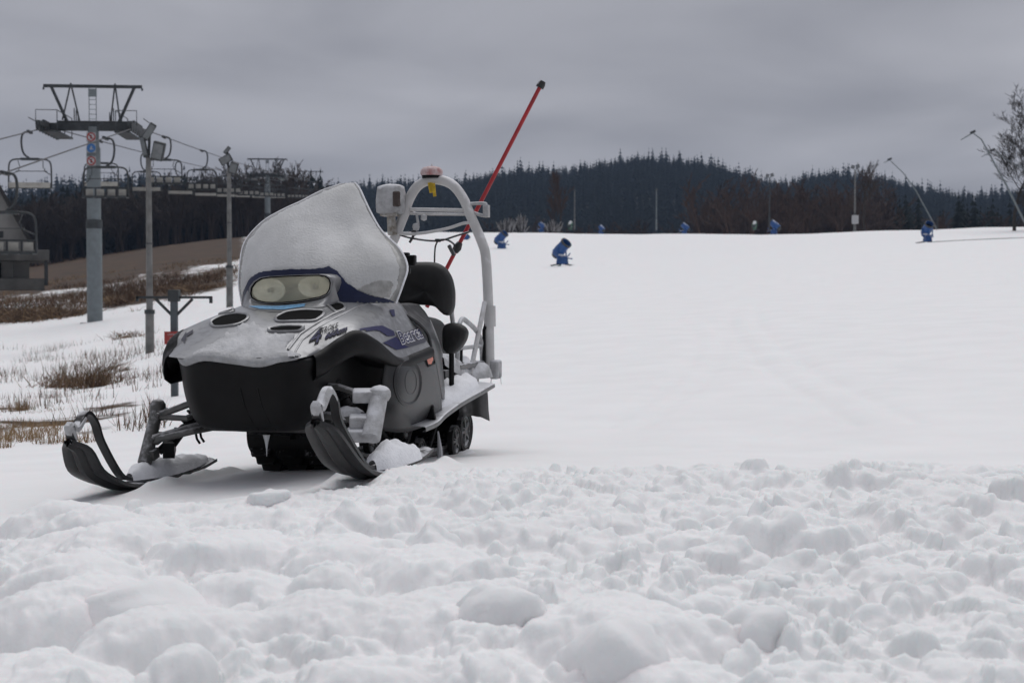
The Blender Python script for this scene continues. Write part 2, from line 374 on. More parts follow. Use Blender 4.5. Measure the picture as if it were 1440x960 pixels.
    clods(.165, .52, .66, 2, near * np.clip(depthin * 1.3 + rightw * .3 * np.clip(depthin * 3, 0, 1), 0, 1) * (1 - .5 * quiet) * np.clip((fbm(X * 1.7 + 9, Y * 1.7, 3, 117) - .33) * 6, 0, 1), .16)
    clods(.085, .66, .66, 3, near * (1 - .2 * left) * (1 - .65 * quiet) * np.clip((fbm(X * 2.3 + 3, Y * 2.3, 3, 119) - .34) * 6, 0, 1), .14)
    clods(.042, .72, .6, 4, near * (1 - .25 * left) * (1 - .5 * quiet) * np.clip((fbm(X * 3.1 + 5, Y * 3.1, 3, 121) - .40) * 6, 0, 1), .12)
    ldr = np.log(D); i_f0 = len(half)
    def stamp(x, y, r, lift, flat=1.0):
        d0 = y - r * 1.3; d1 = y + r * 1.3
        i0 = np.searchsorted(D, d0); i1 = np.searchsorted(D, d1)
        j0 = i_f0 + int((math.atan2(x - r * 1.35, y) + math.radians(23.5)) / math.radians(.062)); j1 = i_f0 + int((math.atan2(x + r * 1.35, y) + math.radians(23.5)) / math.radians(.062)) + 2
        j0 = max(0, j0); j1 = min(len(az), j1)
        if i1 <= i0 or j1 <= j0: return
        s = (slice(i0, i1), slice(j0, j1))
        th = random.uniform(0, pi); el = random.uniform(.72, 1.0)
        ax, ay = wx[s] - x, wy[s] - y
        p = (ax * math.cos(th) + ay * math.sin(th)); q = (-ax * math.sin(th) + ay * math.cos(th)) / el
        rho2 = (p * p + q * q) / (r * r)
        h = np.clip(1 - rho2 ** 1.35, 0, None) ** 0.55
        zc = G(x, y) + lift
        cand = np.where(rho2 < 1, zc - r * .30 + h * r * flat, -9)
        k_ = (0.12 if r < .14 else 0.34) * r + 0.004
        hh = np.clip(0.5 + 0.5 * (cand - Z[s]) / k_, 0, 1)
        Z[s] = np.where(cand > -8, Z[s] * (1 - hh) + cand * hh + k_ * hh * (1 - hh), Z[s])
    rr = random.Random(5)
    big = [(-1.02, 3.35, .26, .02), (-.62, 3.45, .20, .0), (-1.2, 4.2, .30, -.01), (-.25, 2.75, .16, -.02), (.30, 2.66, .17, .0), (-.02, 3.3, .19, 0.), (-.95, 2.75, .22, -.02), (.95, 3.6, .14, 0), (-.45, 3.9, .19, 0), (-1.55, 4.9, .24, 0), (1.3, 3.0, .16, 0),
           (1.55, 5.6, .13, -.01), (1.72, 5.45, .15, -.01), (1.98, 5.5, .14, -.02), (2.1, 5.2, .15, -.01), (2.0, 5.2, .17, .0), (1.45, 5.1, .14, .0)]
    big += [(-.75, 3.05, .24, .01), (-1.15, 3.7, .24, .02), (-.15, 3.15, .22, .0), (.22, 2.95, .24, .02), (-.42, 3.15, .20, .01), (-.8, 4.0, .24, .0), (-.2, 3.7, .2, .0), (-1.35, 4.6, .26, .0), (-.85, 4.6, .2, -.02), (.05, 4.2, .17, -.02), (-.3, 4.5, .17, -.03)]
    for b in big: stamp(b[0], b[1], b[2], b[3], .66)
    for i in range(420):
        u = rr.uniform(-.42, .42); t = rr.random(); bdd = float(np.interp(u, BU, BD))
        d = 2.2 + (bdd + .15 - 2.2) * t ** 0.8
        r = 0.022 * (1 - rr.random()) ** (-0.42); r = min(r, .14)
        if d > bdd - .9: r = min(r, .05 if u < .18 else .09)
        if u < -.05 and 4.6 < d: r = min(r, .045)
        if -.23 < u < -.09 and d > 4.9: continue
        x = u * d
        stamp(x, d, r, rr.uniform(-.02, .012) * (1 + 3 * r), rr.uniform(.75, 1.05))
    Z += near * (.020 * (fbm(X * 24, Y * 24, 3, 151) - .5) + .005 * (fbm(X * 75, Y * 75, 2, 155) - .5))
    fld = np.clip((-U - 0.165) / .04, 0, 1)
    n1 = fbm(X * .25, Y * .12, 4, 51); n2 = fbm(X * 1.1, Y * .5, 3, 61)
    bare = fld * np.clip((DD - 78) / 8, 0, 1) * np.clip(.57 + .7 * (n1 - .5), 0, .75)
    bare = np.maximum(bare, fld * np.clip((DD - (128 + 115 * (U + .3))) / 8, 0, 1))
    bank = np.clip((-U - .22) / .05, 0, 1) * np.clip((DD - 10.5) / 1.5, 0, 1) * np.clip((26 - DD) / 8, 0, 1)
    bare = np.maximum(bare, bank * np.clip(.42 + 1.1 * (n2 - .5), 0, .55))
    bare = np.maximum(bare, np.clip((DD - 262) / 14, 0, 1))
    V = np.stack([X, Y, Z], -1).reshape(-1, 3); nr, nc = X.shape
    I = np.arange(nr * nc).reshape(nr, nc)
    F = np.stack([I[:-1, :-1], I[:-1, 1:], I[1:, 1:], I[1:, :-1]], -1).reshape(-1, 4)
    o = npmesh('snow_ground', V, F, None, smooth=True)
    at = o.data.attributes.new('bare', 'FLOAT', 'POINT'); at.data.foreach_set('value', bare.astype(np.float32).ravel())
    m = bpy.data.materials.new('snow_and_dry_grass'); m.use_nodes = True
    t = m.node_tree; b = t.nodes['Principled BSDF']
    atn = t.nodes.new('ShaderNodeAttribute'); atn.attribute_name = 'bare'
    tcn = t.nodes.new('ShaderNodeTexCoord')
    n = t.nodes.new('ShaderNodeTexNoise'); n.inputs['Scale'].default_value = .35; n.inputs['Detail'].default_value = 8; n.inputs['Roughness'].default_value = .7
    t.links.new(tcn.outputs['Object'], n.inputs['Vector'])
    r = t.nodes.new('ShaderNodeValToRGB'); t.links.new(n.outputs['Fac'], r.inputs[0])
    r.color_ramp.elements[0].position = .35; r.color_ramp.elements[0].color = (.026, .0135, .006, 1)
    r.color_ramp.elements[1].position = .68; r.color_ramp.elements[1].color = (.072, .039, .016, 1)
    ns = t.nodes.new('ShaderNodeTexNoise'); ns.inputs['Scale'].default_value = 1.7; ns.inputs['Detail'].default_value = 6
    t.links.new(tcn.outputs['Object'], ns.inputs['Vector'])
    rs = t.nodes.new('ShaderNodeValToRGB'); t.links.new(ns.outputs['Fac'], rs.inputs[0])
    rs.color_ramp.elements[0].position = .3; rs.color_ramp.elements[0].color = (.80, .80, .805, 1)
    rs.color_ramp.elements[1].position = .7; rs.color_ramp.elements[1].color = (.85, .85, .855, 1)
    mxx = t.nodes.new('ShaderNodeMix'); mxx.data_type = 'RGBA'
    n3 = t.nodes.new('ShaderNodeTexNoise'); n3.inputs['Scale'].default_value = .8; n3.inputs['Detail'].default_value = 9; n3.inputs['Roughness'].default_value = .72
    t.links.new(tcn.outputs['Object'], n3.inputs['Vector'])
    s1 = t.nodes.new('ShaderNodeMath'); s1.operation = 'ADD'; t.links.new(atn.outputs['Fac'], s1.inputs[0]); t.links.new(n3.outputs['Fac'], s1.inputs[1])
    s2 = t.nodes.new('ShaderNodeMapRange'); t.links.new(s1.outputs[0], s2.inputs[0]); s2.inputs[1].default_value = .97; s2.inputs[2].default_value = 1.07
    t.links.new(s2.outputs[0], mxx.inputs[0]); t.links.new(rs.outputs[0], mxx.inputs[6]); t.links.new(r.outputs[0], mxx.inputs[7])
    t.links.new(mxx.outputs[2], b.inputs['Base Color'])
    b.inputs['Roughness'].default_value = .7; b.inputs['Specular IOR Level'].default_value = .2
    nb = t.nodes.new('ShaderNodeTexNoise'); nb.inputs['Scale'].default_value = 70; nb.inputs['Detail'].default_value = 5; nb.inputs['Roughness'].default_value = .65
    t.links.new(tcn.outputs['Object'], nb.inputs['Vector'])
    bp = t.nodes.new('ShaderNodeBump'); bp.inputs['Strength'].default_value = .35; bp.inputs['Distance'].default_value = .006
    t.links.new(nb.outputs['Fac'], bp.inputs['Height']); t.links.new(bp.outputs[0], b.inputs['Normal'])
    b.inputs['Subsurface Weight'].default_value = SNOW_SSS
    b.inputs['Subsurface Radius'].default_value = (.25, .75, .65); b.inputs['Subsurface Scale'].default_value = .06
    o.data.materials.append(m); tag(o, kind='structure')
    return o, m
SNOW_SSS = 0.25
ground, M_SNOW = build_ground()

# far wooded hills
HS = [(-900, 300), (-300, 285), (0, 275), (90, 262), (250, 255), (440, 264), (500, 261), (560, 256), (640, 257), (680, 249), (730, 240), (800, 239), (840, 231), (910, 223), (980, 228),
      (1040, 242), (1080, 256), (1110, 255), (1140, 247), (1190, 243), (1240, 251), (1300, 266), (1370, 274), (1440, 270), (1600, 262), (2200, 285), (2600, 320)]
HX = np.array([p[0] for p in HS], float); HY = np.array([p[1] for p in HS], float)
HD0, HD1 = 480.0, 900.0
def hill_z(u, d):
    px = 720 + 2000 * u
    ridge = (420 - np.interp(px, HX, HY) - 33) * HD1 / 2000.0 
    t = np.clip((d - HD0) / (HD1 - HD0), 0, 1.35); s = np.where(t < 1, np.sin(t * pi / 2) ** 1.1, 1 - (t - 1) ** 2 * 1.5)
    return CAMZ + 3 + (ridge - 3) * s
uu = np.linspace(-0.85, 0.95, 240); dd = np.linspace(HD0 - 30, HD1 * 1.12, 40)
UU, DD_ = np.meshgrid(uu, dd); HZ = hill_z(UU, DD_) + 3 * (fbm(UU * DD_ * .03, DD_ * .03, 3, 71) - .5)
V = np.stack([UU * DD_, DD_, HZ], -1).reshape(-1, 3); I = np.arange(UU.size).reshape(UU.shape)
M_FLOOR = mat('forest_floor', (0.018, 0.016, 0.014), 0.9, var=0.3, vscale=0.05)
tag(npmesh('forest_hill', V, np.stack([I[:-1, :-1], I[:-1, 1:], I[1:, 1:], I[1:, :-1]], -1).reshape(-1, 4), M_FLOOR, smooth=True), kind='structure')

# ------------------------------------------------------------------ trees
def conifer_np(seed, layers=8, spokes=7):
    """unit-height spruce: drooping ragged branch skirts round a thin trunk"""
    r = random.Random(seed); V = []; F = []
    for k in range(4):
        an = k * pi / 2; V += [(math.cos(an) * .012, math.sin(an) * .012, 0)]
    V.append((0, 0, .98)); F += [(0, 1, 4), (1, 2, 4), (2, 3, 4), (3, 0, 4)]
    asym = r.uniform(0, 6.28)
    for L in range(layers):
        t = L / (layers - 1); z = .12 + .80 * t ** .9
        R = (.205 * (1 - t) ** .85 + .018) * r.uniform(.8, 1.15)
        for q in range(spokes):
            an = 2 * pi * (q + r.uniform(-.3, .3)) / spokes + L * 1.7
            rr = R * r.uniform(.55, 1.2) * (1 + .15 * math.cos(an - asym)); wd = .42 + r.uniform(-.1, .15)
            zt = z + .11 * (1 - .5 * t) + r.uniform(-.01, .02); zd = z - rr * r.uniform(.15, .5)
            o = len(V)
            V += [(0, 0, zt), (math.cos(an - wd) * rr * .62, math.sin(an - wd) * rr * .62, (z + zd) / 2),
                  (math.cos(an) * rr, math.sin(an) * rr, zd), (math.cos(an + wd) * rr * .62, math.sin(an + wd) * rr * .62, (z + zd) / 2)]
            F += [(o, o + 1, o + 2), (o, o + 2, o + 3)]
    return np.array(V), np.array(F)
def bare_np(seed, levels=4, twig=.0035, spread=.55, first=.22, nb=4, tri=3, r0=.020, leader=True):
    """unit-height leafless tree from tapering three-sided branches; returns trunk and twigs apart"""
    r = random.Random(seed); T = MB(); B = MB()
    def grow(p, d, L, rad, lev):
        n = 3 if lev < 2 else 2; pts = [p]; q = p.copy(); dr = d.copy()
        for i in range(n):
            dr = (dr + Vector((r.uniform(-1, 1), r.uniform(-1, 1), r.uniform(-.4, .9))) * .16).normalized()
            q = q + dr * (L / n); pts.append(q.copy())
        e = max(twig, rad * .45)
        (T if lev == 0 else B).tube(pts, [rad + (e - rad) * i / n for i in range(n + 1)], 5 if lev == 0 else tri, cap=False)
        if lev >= levels: return
        k = nb + (2 if lev == 0 else 0)
        for i in range(k):
            t = first + (1 - first) * (i + r.random()) / k if lev == 0 else .25 + .75 * (i + r.random()) / k
            s = min(int(t * n), n - 1); f = t * n - s
            bp = pts[s].lerp(pts[s + 1], f); a = r.uniform(0, 2 * pi)
            ref = Vector((math.cos(a), math.sin(a), .0)); side = (ref - dr * ref.dot(dr)).normalized()
            nd = (dr * (1 - spread * .6) + side * spread + Vector((0, 0, .12))).normalized()
            grow(bp, nd, L * (.62 if lev == 0 else .58) * r.uniform(.7, 1.1) * (1 - .35 * t if lev == 0 else 1), max(twig, e * .62), lev + 1)
    grow(Vector((0, 0, 0)), Vector((0, 0, 1)), .72, r0, 0)
    return T, B
def scatter(name, protos, places, m, stuff=True, label=None):
    """one mesh of many small far trees; places: (x, y, z, height, width, yaw, kind)"""
    Vs = []; Fs = []; o = 0
    for (x, y, z, h, wd, a, k) in places:
        V, F = protos[k]; c, s = math.cos(a), math.sin(a)
        Q = np.empty_like(V); Q[:, 0] = (V[:, 0] * c - V[:, 1] * s) * h * wd + x; Q[:, 1] = (V[:, 0] * s + V[:, 1] * c) * h * wd + y; Q[:, 2] = V[:, 2] * h + z
        Vs.append(Q); Fs.append(F + o); o += len(V)
    ob = npmesh(name, np.concatenate(Vs), np.concatenate(Fs), m)
    return tag(ob, kind='stuff', label=label)
def tri_of(mb):
    V = np.array(mb.v); F = []
    for f in mb.f:
        for i in range(1, len(f) - 1): F.append((f[0], f[i], f[i + 1]))
    return V, np.array(F)

CON = [conifer_np(s, 7 + s % 3, 6 + s % 2) for s in range(6)]
rr = random.Random(3)
pl = []
for i in range(9500):
    u = rr.uniform(-.24, .46); d = HD0 + 15 + (HD1 + 40 - HD0) * rr.random() ** .8
    x = u * d; h = rr.uniform(9, 14.5) * (1.25 if rr.random() < .08 else 1)
    pl.append((x, d, float(hill_z(u, d)) - .5, h, rr.uniform(.8, 1.15), rr.uniform(0, 6), rr.randrange(6)))
for i in range(1500):
    u = rr.uniform(-.84, -.24); d = rr.uniform(HD0 + 15, HD1 + 30)
    pl.append((u * d, d, float(hill_z(u, d)) - .5, rr.uniform(14, 20), rr.uniform(1, 1.3), rr.uniform(0, 6), rr.randrange(6)))
scatter('far_spruce_forest', CON, pl, M_SPRUCE)
conmesh = []
for k in range(6):
    V, F = CON[k]
    me = bpy.data.meshes.new('spruce_tree'); me.from_pydata(V.tolist(), [], F.tolist()); me.materials.append(M_SPRUCE); conmesh.append(me)
def spruce(x, y, z, h, wd, k, label, group):
    o = bpy.data.objects.new('spruce_tree', conmesh[k]); COL.objects.link(o); o.location = (x, y, z); o.scale = (h * wd, h * wd, h)
    o.rotation_euler = (0, 0, rr.uniform(0, 6)); tag(o, label, 'tree', group); return o
for i in range(150):
    u = -.14 + .50 * (i + rr.uniform(-1.2, 1.2)) / 150; d = HD1 + rr.uniform(-70, 15); h = rr.choice([9, 11, 12, 13, 14, 15, 17, 19]) * rr.uniform(.85, 1.15)
    spruce(u * d, d, float(hill_z(u, d)) - .5, h, rr.uniform(.85, 1.35), rr.randrange(6), 'dark spruce on the skyline of the far wooded hill', 'spruces along the far skyline')
# nearer belt at the left behind the lift
pl = []
for i in range(900):
    u = rr.uniform(-.47, -.13); d = rr.uniform(262, 350); x = u * d
    pl.append((x, d, G(x, d) + (d - 262) * .035 - .3, rr.uniform(9, 14.5), rr.uniform(.85, 1.2), rr.uniform(0, 6), rr.randrange(6)))
for i in range(350):
    u = rr.uniform(-.85, -.46); d = rr.uniform(262, 350); x = u * d
    pl.append((x, d, G(x, d) - .3, rr.uniform(10, 16), rr.uniform(.9, 1.2), rr.uniform(0, 6), rr.randrange(6)))
for i in range(160):
    u = rr.uniform(.27, .45); d = rr.uniform(250, 330); x = u * d
    pl.append((x, d, G(x, d) - .3, rr.uniform(7, 12), rr.uniform(.9, 1.2), rr.uniform(0, 6), rr.randrange(6)))
scatter('near_spruce_forest', CON, pl, M_SPRUCE)
for px, ytop in [(8, 274), (40, 266), (88, 247), (97, 262), (112, 268), (182, 232), (196, 243), (232, 246), (259, 229), (273, 233), (290, 250), (306, 247), (318, 262), (330, 258), (346, 262), (352, 258), (420, 258), (410, 250)]:
    d = 318.0; p = W(px, ytop, d); zb = G(p.x, d) + 1.5; h = p.z - zb
    spruce(p.x, d, zb, h, .72 + .2 * rr.random(), rr.randrange(6), 'tall spruce standing out above the brown wood behind the chairlift', 'spruces above the left wood')
# brown leafless woods: a mass in the distance
BARE = []
for s in range(4):
    T, B = bare_np(40 + s, 3, .0042, .5, .18, 4); T.add(B.v, B.f); BARE.append(tri_of(T))
pl = []
for i in range(420):
    u = rr.uniform(-.47, -.14); d = rr.uniform(236, 275); x = u * d
    pl.append((x, d, G(x, d) - .2, rr.uniform(8, 12.5), 1.0, rr.uniform(0, 6), rr.randrange(4)))
scatter('left_leafless_wood', BARE, pl, M_TWIG)
pl = []
for i in range(260):
    u = rr.uniform(.13, .36); d = rr.uniform(255, 330); x = u * d; k = 1.0 if u < .265 else .62
    pl.append((x, d, G(x, d) - .5, rr.uniform(8, 15) * k, 1.1, rr.uniform(0, 6), rr.randrange(4)))
for i in range(110):
    u = rr.uniform(-.02, .13); d = rr.uniform(300, 380); x = u * d
    pl.append((x, d, G(x, d) - .5, rr.uniform(6, 10), 1.2, rr.uniform(0, 6), rr.randrange(4)))
scatter('right_leafless_wood', BARE, pl, M_TWIGR)

def bare_tree(name, x, y, h, seed, label, m, wd=1.0, **kw):
    T, B = bare_np(seed, **kw); z = G(x, y) - .2
    o = empty(name, (x, y, z))
    T.v = [(a * h * wd, b * h * wd, c * h) for a, b, c in T.v]; B.v = [(a * h * wd, b * h * wd, c * h) for a, b, c in B.v]
    T.build('trunk', M_BARK, o); B.build('branches', m, o, auto=False)
    tag(o, label, 'tree'); return o
bare_tree('leafless_tree', 54.4, 148, 12.6, 5, 'big leafless tree with fine branches cut by the right edge', M_BARK, 1.12, levels=5, nb=5, twig=.0013, spread=.50, first=.12, r0=.018)
bare_tree('leafless_tree', 53.6, 152, 8.2, 9, 'smaller leafless tree just left of the big one at the right edge', M_BARK, 1.3, levels=4, nb=6, twig=.0018, spread=.62, first=.2)
bare_tree('leafless_tree', 51.5, 208, 10.4, 13, 'thin pale leafless tree beside the tall floodlight pole on the crest', M_TWIG, .8, levels=4, nb=5, twig=.002, spread=.45)
bare_tree('leafless_tree', 8.1, 236, 9.8, 17, 'slim brown leafless tree on the crest behind the frosted bushes', M_TWIGR, .7, levels=4, nb=5, twig=.0028, spread=.4)
bare_tree('leafless_tree', 7.0, 238, 7.0, 19, 'short brown leafless tree just left of the slim one on the crest', M_TWIGR, .8, levels=4, nb=5, twig=.0028, spread=.45)
def frosted_bush(px, d, h, wd, seed, label):
    p = W(px, 330, d); x = p.x; o = empty('frosted_bush', (x, d, G(x, d) - .1))
    r = random.Random(seed); B = MB(); S = MB()
    for i in range(170):
        a = r.uniform(0, 6.28); t = r.random(); L = h * r.uniform(.4, 1.0) * (1 - .3 * t)
        b = Vector((math.cos(a) * wd * .25 * t, math.sin(a) * wd * .25 * t, 0)); tip = b + Vector((math.cos(a) * wd * .22 * t + r.gauss(0, .2), math.sin(a) * wd * .22 * t, L))
        mid = b.lerp(tip, .5) + Vector((r.uniform(-.1, .1), r.uniform(-.1, .1), .1))
        (B if i % 3 else S).tube([b, mid, tip], [.03, .022, .01] if i % 3 else [.04, .09, .03], 4, cap=False)
    B.build('twigs', M_BARK, o, auto=False); S.build('frosted_branches', M_FROST, o, auto=False)
    tag(o, label, 'bush')
frosted_bush(714, 222, 2.6, 3.6, 1, 'frosted bush on the crest directly right of the roll bar')
frosted_bush(733, 224, 3.4, 2.4, 2, 'tall pointed frosted bush on the crest, between two rounder ones')
frosted_bush(778, 224, 2.4, 3.6, 3, 'frosted bush at the foot of the slim brown tree')

# ------------------------------------------------------------------ snowmobile
ANG = math.radians(14)
R0 = Vector((-.82, 6.864, CAMZ - .8))
sm = empty('snowmobile', R0, -(pi / 2 + ANG))
tag(sm, 'grey snowmobile with a snow-crusted windscreen, tall white roll bar and black skis', 'snowmobile')
AX = Vector((-math.sin(ANG), -math.cos(ANG), 0)); AY = Vector((math.cos(ANG), -math.sin(ANG), 0)); AZ = Vector((0, 0, 1))
CAMW = Vector((0, 0, CAMZ))
def toL(v):
    q = v - R0; return Vector((q.dot(AX), q.dot(AY), q.dot(AZ)))
CL = toL(CAMW)
def rayL(px, py):
    d = ray(px, py); return Vector((d.dot(AX), d.dot(AY), d.dot(AZ)))
def L(px, py, x=None, y=None, z=None):
    """place on the machine: the point seen at (px, py) that lies in the given plane of the machine's own axes"""
    d = rayL(px, py)
    t = (x - CL.x) / d.x if x is not None else (y - CL.y) / d.y if y is not None else (z - CL.z) / d.z
    return CL + d * t

def catmull(P, n):
    P = [Vector(p) for p in P]; Q = [P[0] * 2 - P[1]] + P + [P[-1] * 2 - P[-2]]; out = []
    for i in range(1, len(Q) - 2):
        for k in range(n):
            t = k / n; a, b, c, d = Q[i - 1], Q[i], Q[i + 1], Q[i + 2]
            out.append(.5 * ((2 * b) + (c - a) * t + (2 * a - 5 * b + 4 * c - d) * t * t + (3 * b - a - 3 * c + d) * t ** 3))
    out.append(P[-1]); return out
def patch(ctrl, n=5):
    rows = [catmull(r, n) for r in ctrl]
    cols = [catmull([r[j] for r in rows], n) for j in range(len(rows[0]))]
    return [[cols[j][i] for j in range(len(cols))] for i in range(len(cols[0]))]
def mirror(Gd): return [[Vector((p.x, -p.y, p.z)) for p in r] for r in Gd]
def bvh(mb): return BVHTree.FromPolygons([Vector(v) for v in mb.v], mb.f)
def hit(tree, px, py, off=0.0):
    d = rayL(px, py).normalized(); loc, nrm, i, dist = tree.ray_cast(CL, d)
    if loc is None: return None, None
    if nrm.dot(d) > 0: nrm = -nrm
    return loc + nrm * off, nrm
def project(verts2, faces, tree, off, name, m, parent, cell=5.0):
    """lay a flat outline on a body surface, following its curve"""
    bm = bmesh.new(); vs = [bm.verts.new((a, b, 0)) for a, b in verts2]
    for f in faces:
        try: bm.faces.new([vs[i] for i in f])
        except Exception: pass
    bmesh.ops.triangulate(bm, faces=bm.faces[:])
    for k in range(5):
        es = [e for e in bm.edges if e.calc_length() > cell]
        if not es: break
        bmesh.ops.subdivide_edges(bm, edges=es, cuts=1); bmesh.ops.triangulate(bm, faces=bm.faces[:])
    bad = []
    for v in bm.verts:
        p, n = hit(tree, v.co.x, v.co.y, off)
        if p is None: bad.append(v)
        else: v.co = p
    bmesh.ops.delete(bm, geom=bad, context='VERTS')
    me = bpy.data.meshes.new(name); bm.to_mesh(me); bm.free()
    return finish(name, me, m, parent)
def decal(poly, tree, name, m, parent, off=.003): return project(poly, [tuple(range(len(poly)))], tree, off, name, m, parent)
def text2(body, offset=0.0, shear=0.0, spacing=1.0):
    cu = bpy.data.curves.new('lettering', 'FONT'); cu.body = body; cu.size = 1; cu.offset = offset; cu.shear = shear; cu.space_character = spacing
    cu.resolution_u = 3; ob = bpy.data.objects.new('lettering', cu); COL.objects.link(ob); bpy.context.view_layer.update()
    me = bpy.data.meshes.new_from_object(ob.evaluated_get(bpy.context.evaluated_depsgraph_get()))
    v = [(q.co.x, q.co.y) for q in me.vertices]; f = [tuple(p.vertices) for p in me.polygons]
    bpy.data.objects.remove(ob); bpy.data.meshes.remove(me); bpy.data.curves.remove(cu)
    return v, f
def lettering(body, O, A, B, tree, name, m, parent, off, offset=0.0, shear=0., width=None, spacing=1.0):
    v, f = text2(body, 0.0, shear, spacing); wd = max(a for a, b in v) if width is None else width; v, f = (text2(body, offset, shear, spacing) if offset else (v, f))
    P = [(O[0] + A[0] * a / wd + B[0] * b / .70, O[1] + A[1] * a / wd + B[1] * b / .70) for a, b in v]
    return project(P, f, tree, off, name, m, parent, 6.0)
def polydist(px, py, poly):
    inside = np.zeros(px.shape, bool); dm = np.full(px.shape, 1e9); n = len(poly)
    for i in range(n):
        x1, y1 = poly[i]; x2, y2 = poly[(i + 1) % n]
        c = ((y1 > py) != (y2 > py)); xx = (x2 - x1) * (py - y1) / ((y2 - y1) if y2 != y1 else 1e-9) + x1
        inside ^= (c & (px < xx))
        t = np.clip(((px - x1) * (x2 - x1) + (py - y1) * (y2 - y1)) / ((x2 - x1) ** 2 + (y2 - y1) ** 2 + 1e-9), 0, 1)
        dm = np.minimum(dm, np.hypot(px - x1 - t * (x2 - x1), py - y1 - t * (y2 - y1)))
    return np.where(inside, dm, -dm)
def drape(poly, tree, name, m, parent, th=.02, ramp=8.0, step=2.0, rag=2.0, lump=.4, up=0.5, nsc=.06, seed=1):
    """snow lying on a surface: thick in the middle, thinning raggedly to nothing at its edge"""
    xs = np.arange(min(p[0] for p in poly) - 4, max(p[0] for p in poly) + 4, step); ys = np.arange(min(p[1] for p in poly) - 4, max(p[1] for p in poly) + 4, step)
    PX, PY = np.meshgrid(xs, ys); Dm = polydist(PX, PY, poly) + rag * 2 * (fbm(PX * .16, PY * .16, 3, seed) - .5)
    lum = 1 + lump * 2 * (fbm(PX * nsc, PY * nsc, 3, seed + 7) - .5)
    V = []; idx = {}; F = []
    for i in range(len(ys)):
        for j in range(len(xs)):
            if Dm[i, j] < -step * 1.2: continue
            p, n = hit(tree, PX[i, j], PY[i, j])
            if p is None: continue
            t = max(0, min(1, Dm[i, j] / ramp)); h = th * math.sqrt(1 - (1 - t) ** 2) * lum[i, j] if Dm[i, j] > 0 else 0
            nn = (n * (1 - up) + Vector((0, 0, 1)) * up).normalized()
            idx[(i, j)] = len(V); V.append(p + nn * h + n * (.0015 if Dm[i, j] > 0 else -.006))
    for (i, j) in idx:
        q = [(i, j), (i, j + 1), (i + 1, j + 1), (i + 1, j)]
        if all(k in idx for k in q):
            P = [V[idx[k]] for k in q]
            if max((P[a] - P[b]).length for a, b in ((0, 1), (1, 2), (2, 3), (3, 0))) < .09: F.append(tuple(idx[k] for k in q))
    mb = MB(); mb.v = [tuple(v) for v in V]; mb.f = F
    return mb.build(name, m, parent, auto=False)

# hood, left half read as lines running from nose to seat, then mirrored
HC = [[(330, 507, 1.21), (375, 506, 1.20), (412, 504, 1.165), (428, 502, 1.12), (440, 499, 1.06)],
      [(345, 482, 1.08), (385, 480, 1.06), (420, 474, 1.00), (445, 483, 1.00), (458, 489, .99)],
      [(370, 457, .92), (410, 455, .90), (445, 455, .87), (465, 466, .90), (480, 474, .93)],
      [(392, 440, .75), (432, 438, .74), (470, 441, .72), (492, 452, .78), (503, 465, .85)],
      [(412, 428, .58), (458, 426, .56), (500, 427, .5), (520, 447, .6), (530, 478, .72)],
      [(430, 422, .40), (485, 421, .38), (528, 420, .3), (548, 448, .4), (560, 502, .5)],
      [(450, 418, .20), (510, 418, .18), (553, 420, .12), (572, 448, .2), (583, 496, .3)],
      [(465, 416, .05), (520, 418, .05), (560, 427, .02), (586, 459, .05), (605, 487, .08)]]
hc = []
for r in HC:
    row = [L(a, b, x=c) for a, b, c in r]; row[0].y = 0; hc.append(row)
HG = patch(hc, 6)
def kyr(x): return 1.04 + .22 * max(0, min(1, (x - .88) / .14))
hood_mb = MB().grid([[Vector((p.x, -p.y * kyr(p.x), p.z)) for p in r[::-1]][:-1] + r for r in HG])
hood_t = bvh(hood_mb)
hood = hood_mb.build('hood', M_SILVER, sm, auto=False)
EDGE = [r[-1] for r in HG]                                 # lower edge of the silver shell
# black wheel-arch lip below the silver shell
for s in (1, -1):
    g = []
    for p in EDGE:
        b = max(0, min(1, (p.x - .55) / .3)); ky_ = 1 if s > 0 else kyr(p.x); o_ = 0 if s > 0 else .05 * math.exp(-((p.x - .88) / .16) ** 2)
        g.append([Vector((p.x, s * (p.y * ky_ - .004), p.z + .003)), Vector((p.x + .012 * b, s * (p.y * ky_ + .016 + o_ * .6), p.z - .012 - o_ * .4)), Vector((p.x + .015 * b, s * (p.y * ky_ + .020 + o_), p.z - .035 - .03 * b - o_ * 1.1)), Vector((p.x, s * (p.y * ky_ + .002 + o_ * .6), p.z - .055 - .05 * b - o_ * 1.6)), Vector((p.x - .02, s * (p.y * ky_ - .10), p.z - .05 - .04 * b)), Vector((p.x - .02, s * (p.y * ky_ - .22), p.z - .03))])
    MB().grid(patch(g, 2)).build('fender_lip', M_BLACKP, sm, auto=False)
# nose fascia
fr = []
for z, ky, ox in ((.565, 1.0, -.012), (.545, 1.03, .012), (.49, 1.02, .0), (.40, .98, -.01), (.315, .90, -.03), (.265, .78, -.075), (.25, .5, -.16)):
    half = [(1.19, 0), (1.185, .12), (1.155, .215), (1.06, .275), (.82, .29), (.45, .29)]
    pts = [(a, -b * 1.08) for a, b in half[::-1]][:-1] + half
    fr.append([Vector((a + ox, b * ky, z)) for a, b in pts])
fasc_mb = MB().grid(patch(fr, 4)); fasc_mb.build('nose_fascia', M_BLACKP, sm, auto=False)
fasc_t = bvh(fasc_mb)
MB().box((.35, 0, .42), (1.1, .56, .34)).build('belly_pan', M_BLACKP, sm, bevel=.03)
MB().box((.60, 0, .262), (.75, .44, .035)).box((.95, 0, .27), (.05, .30, .05)).build('skid_plate', M_STEEL, sm, bevel=.008)
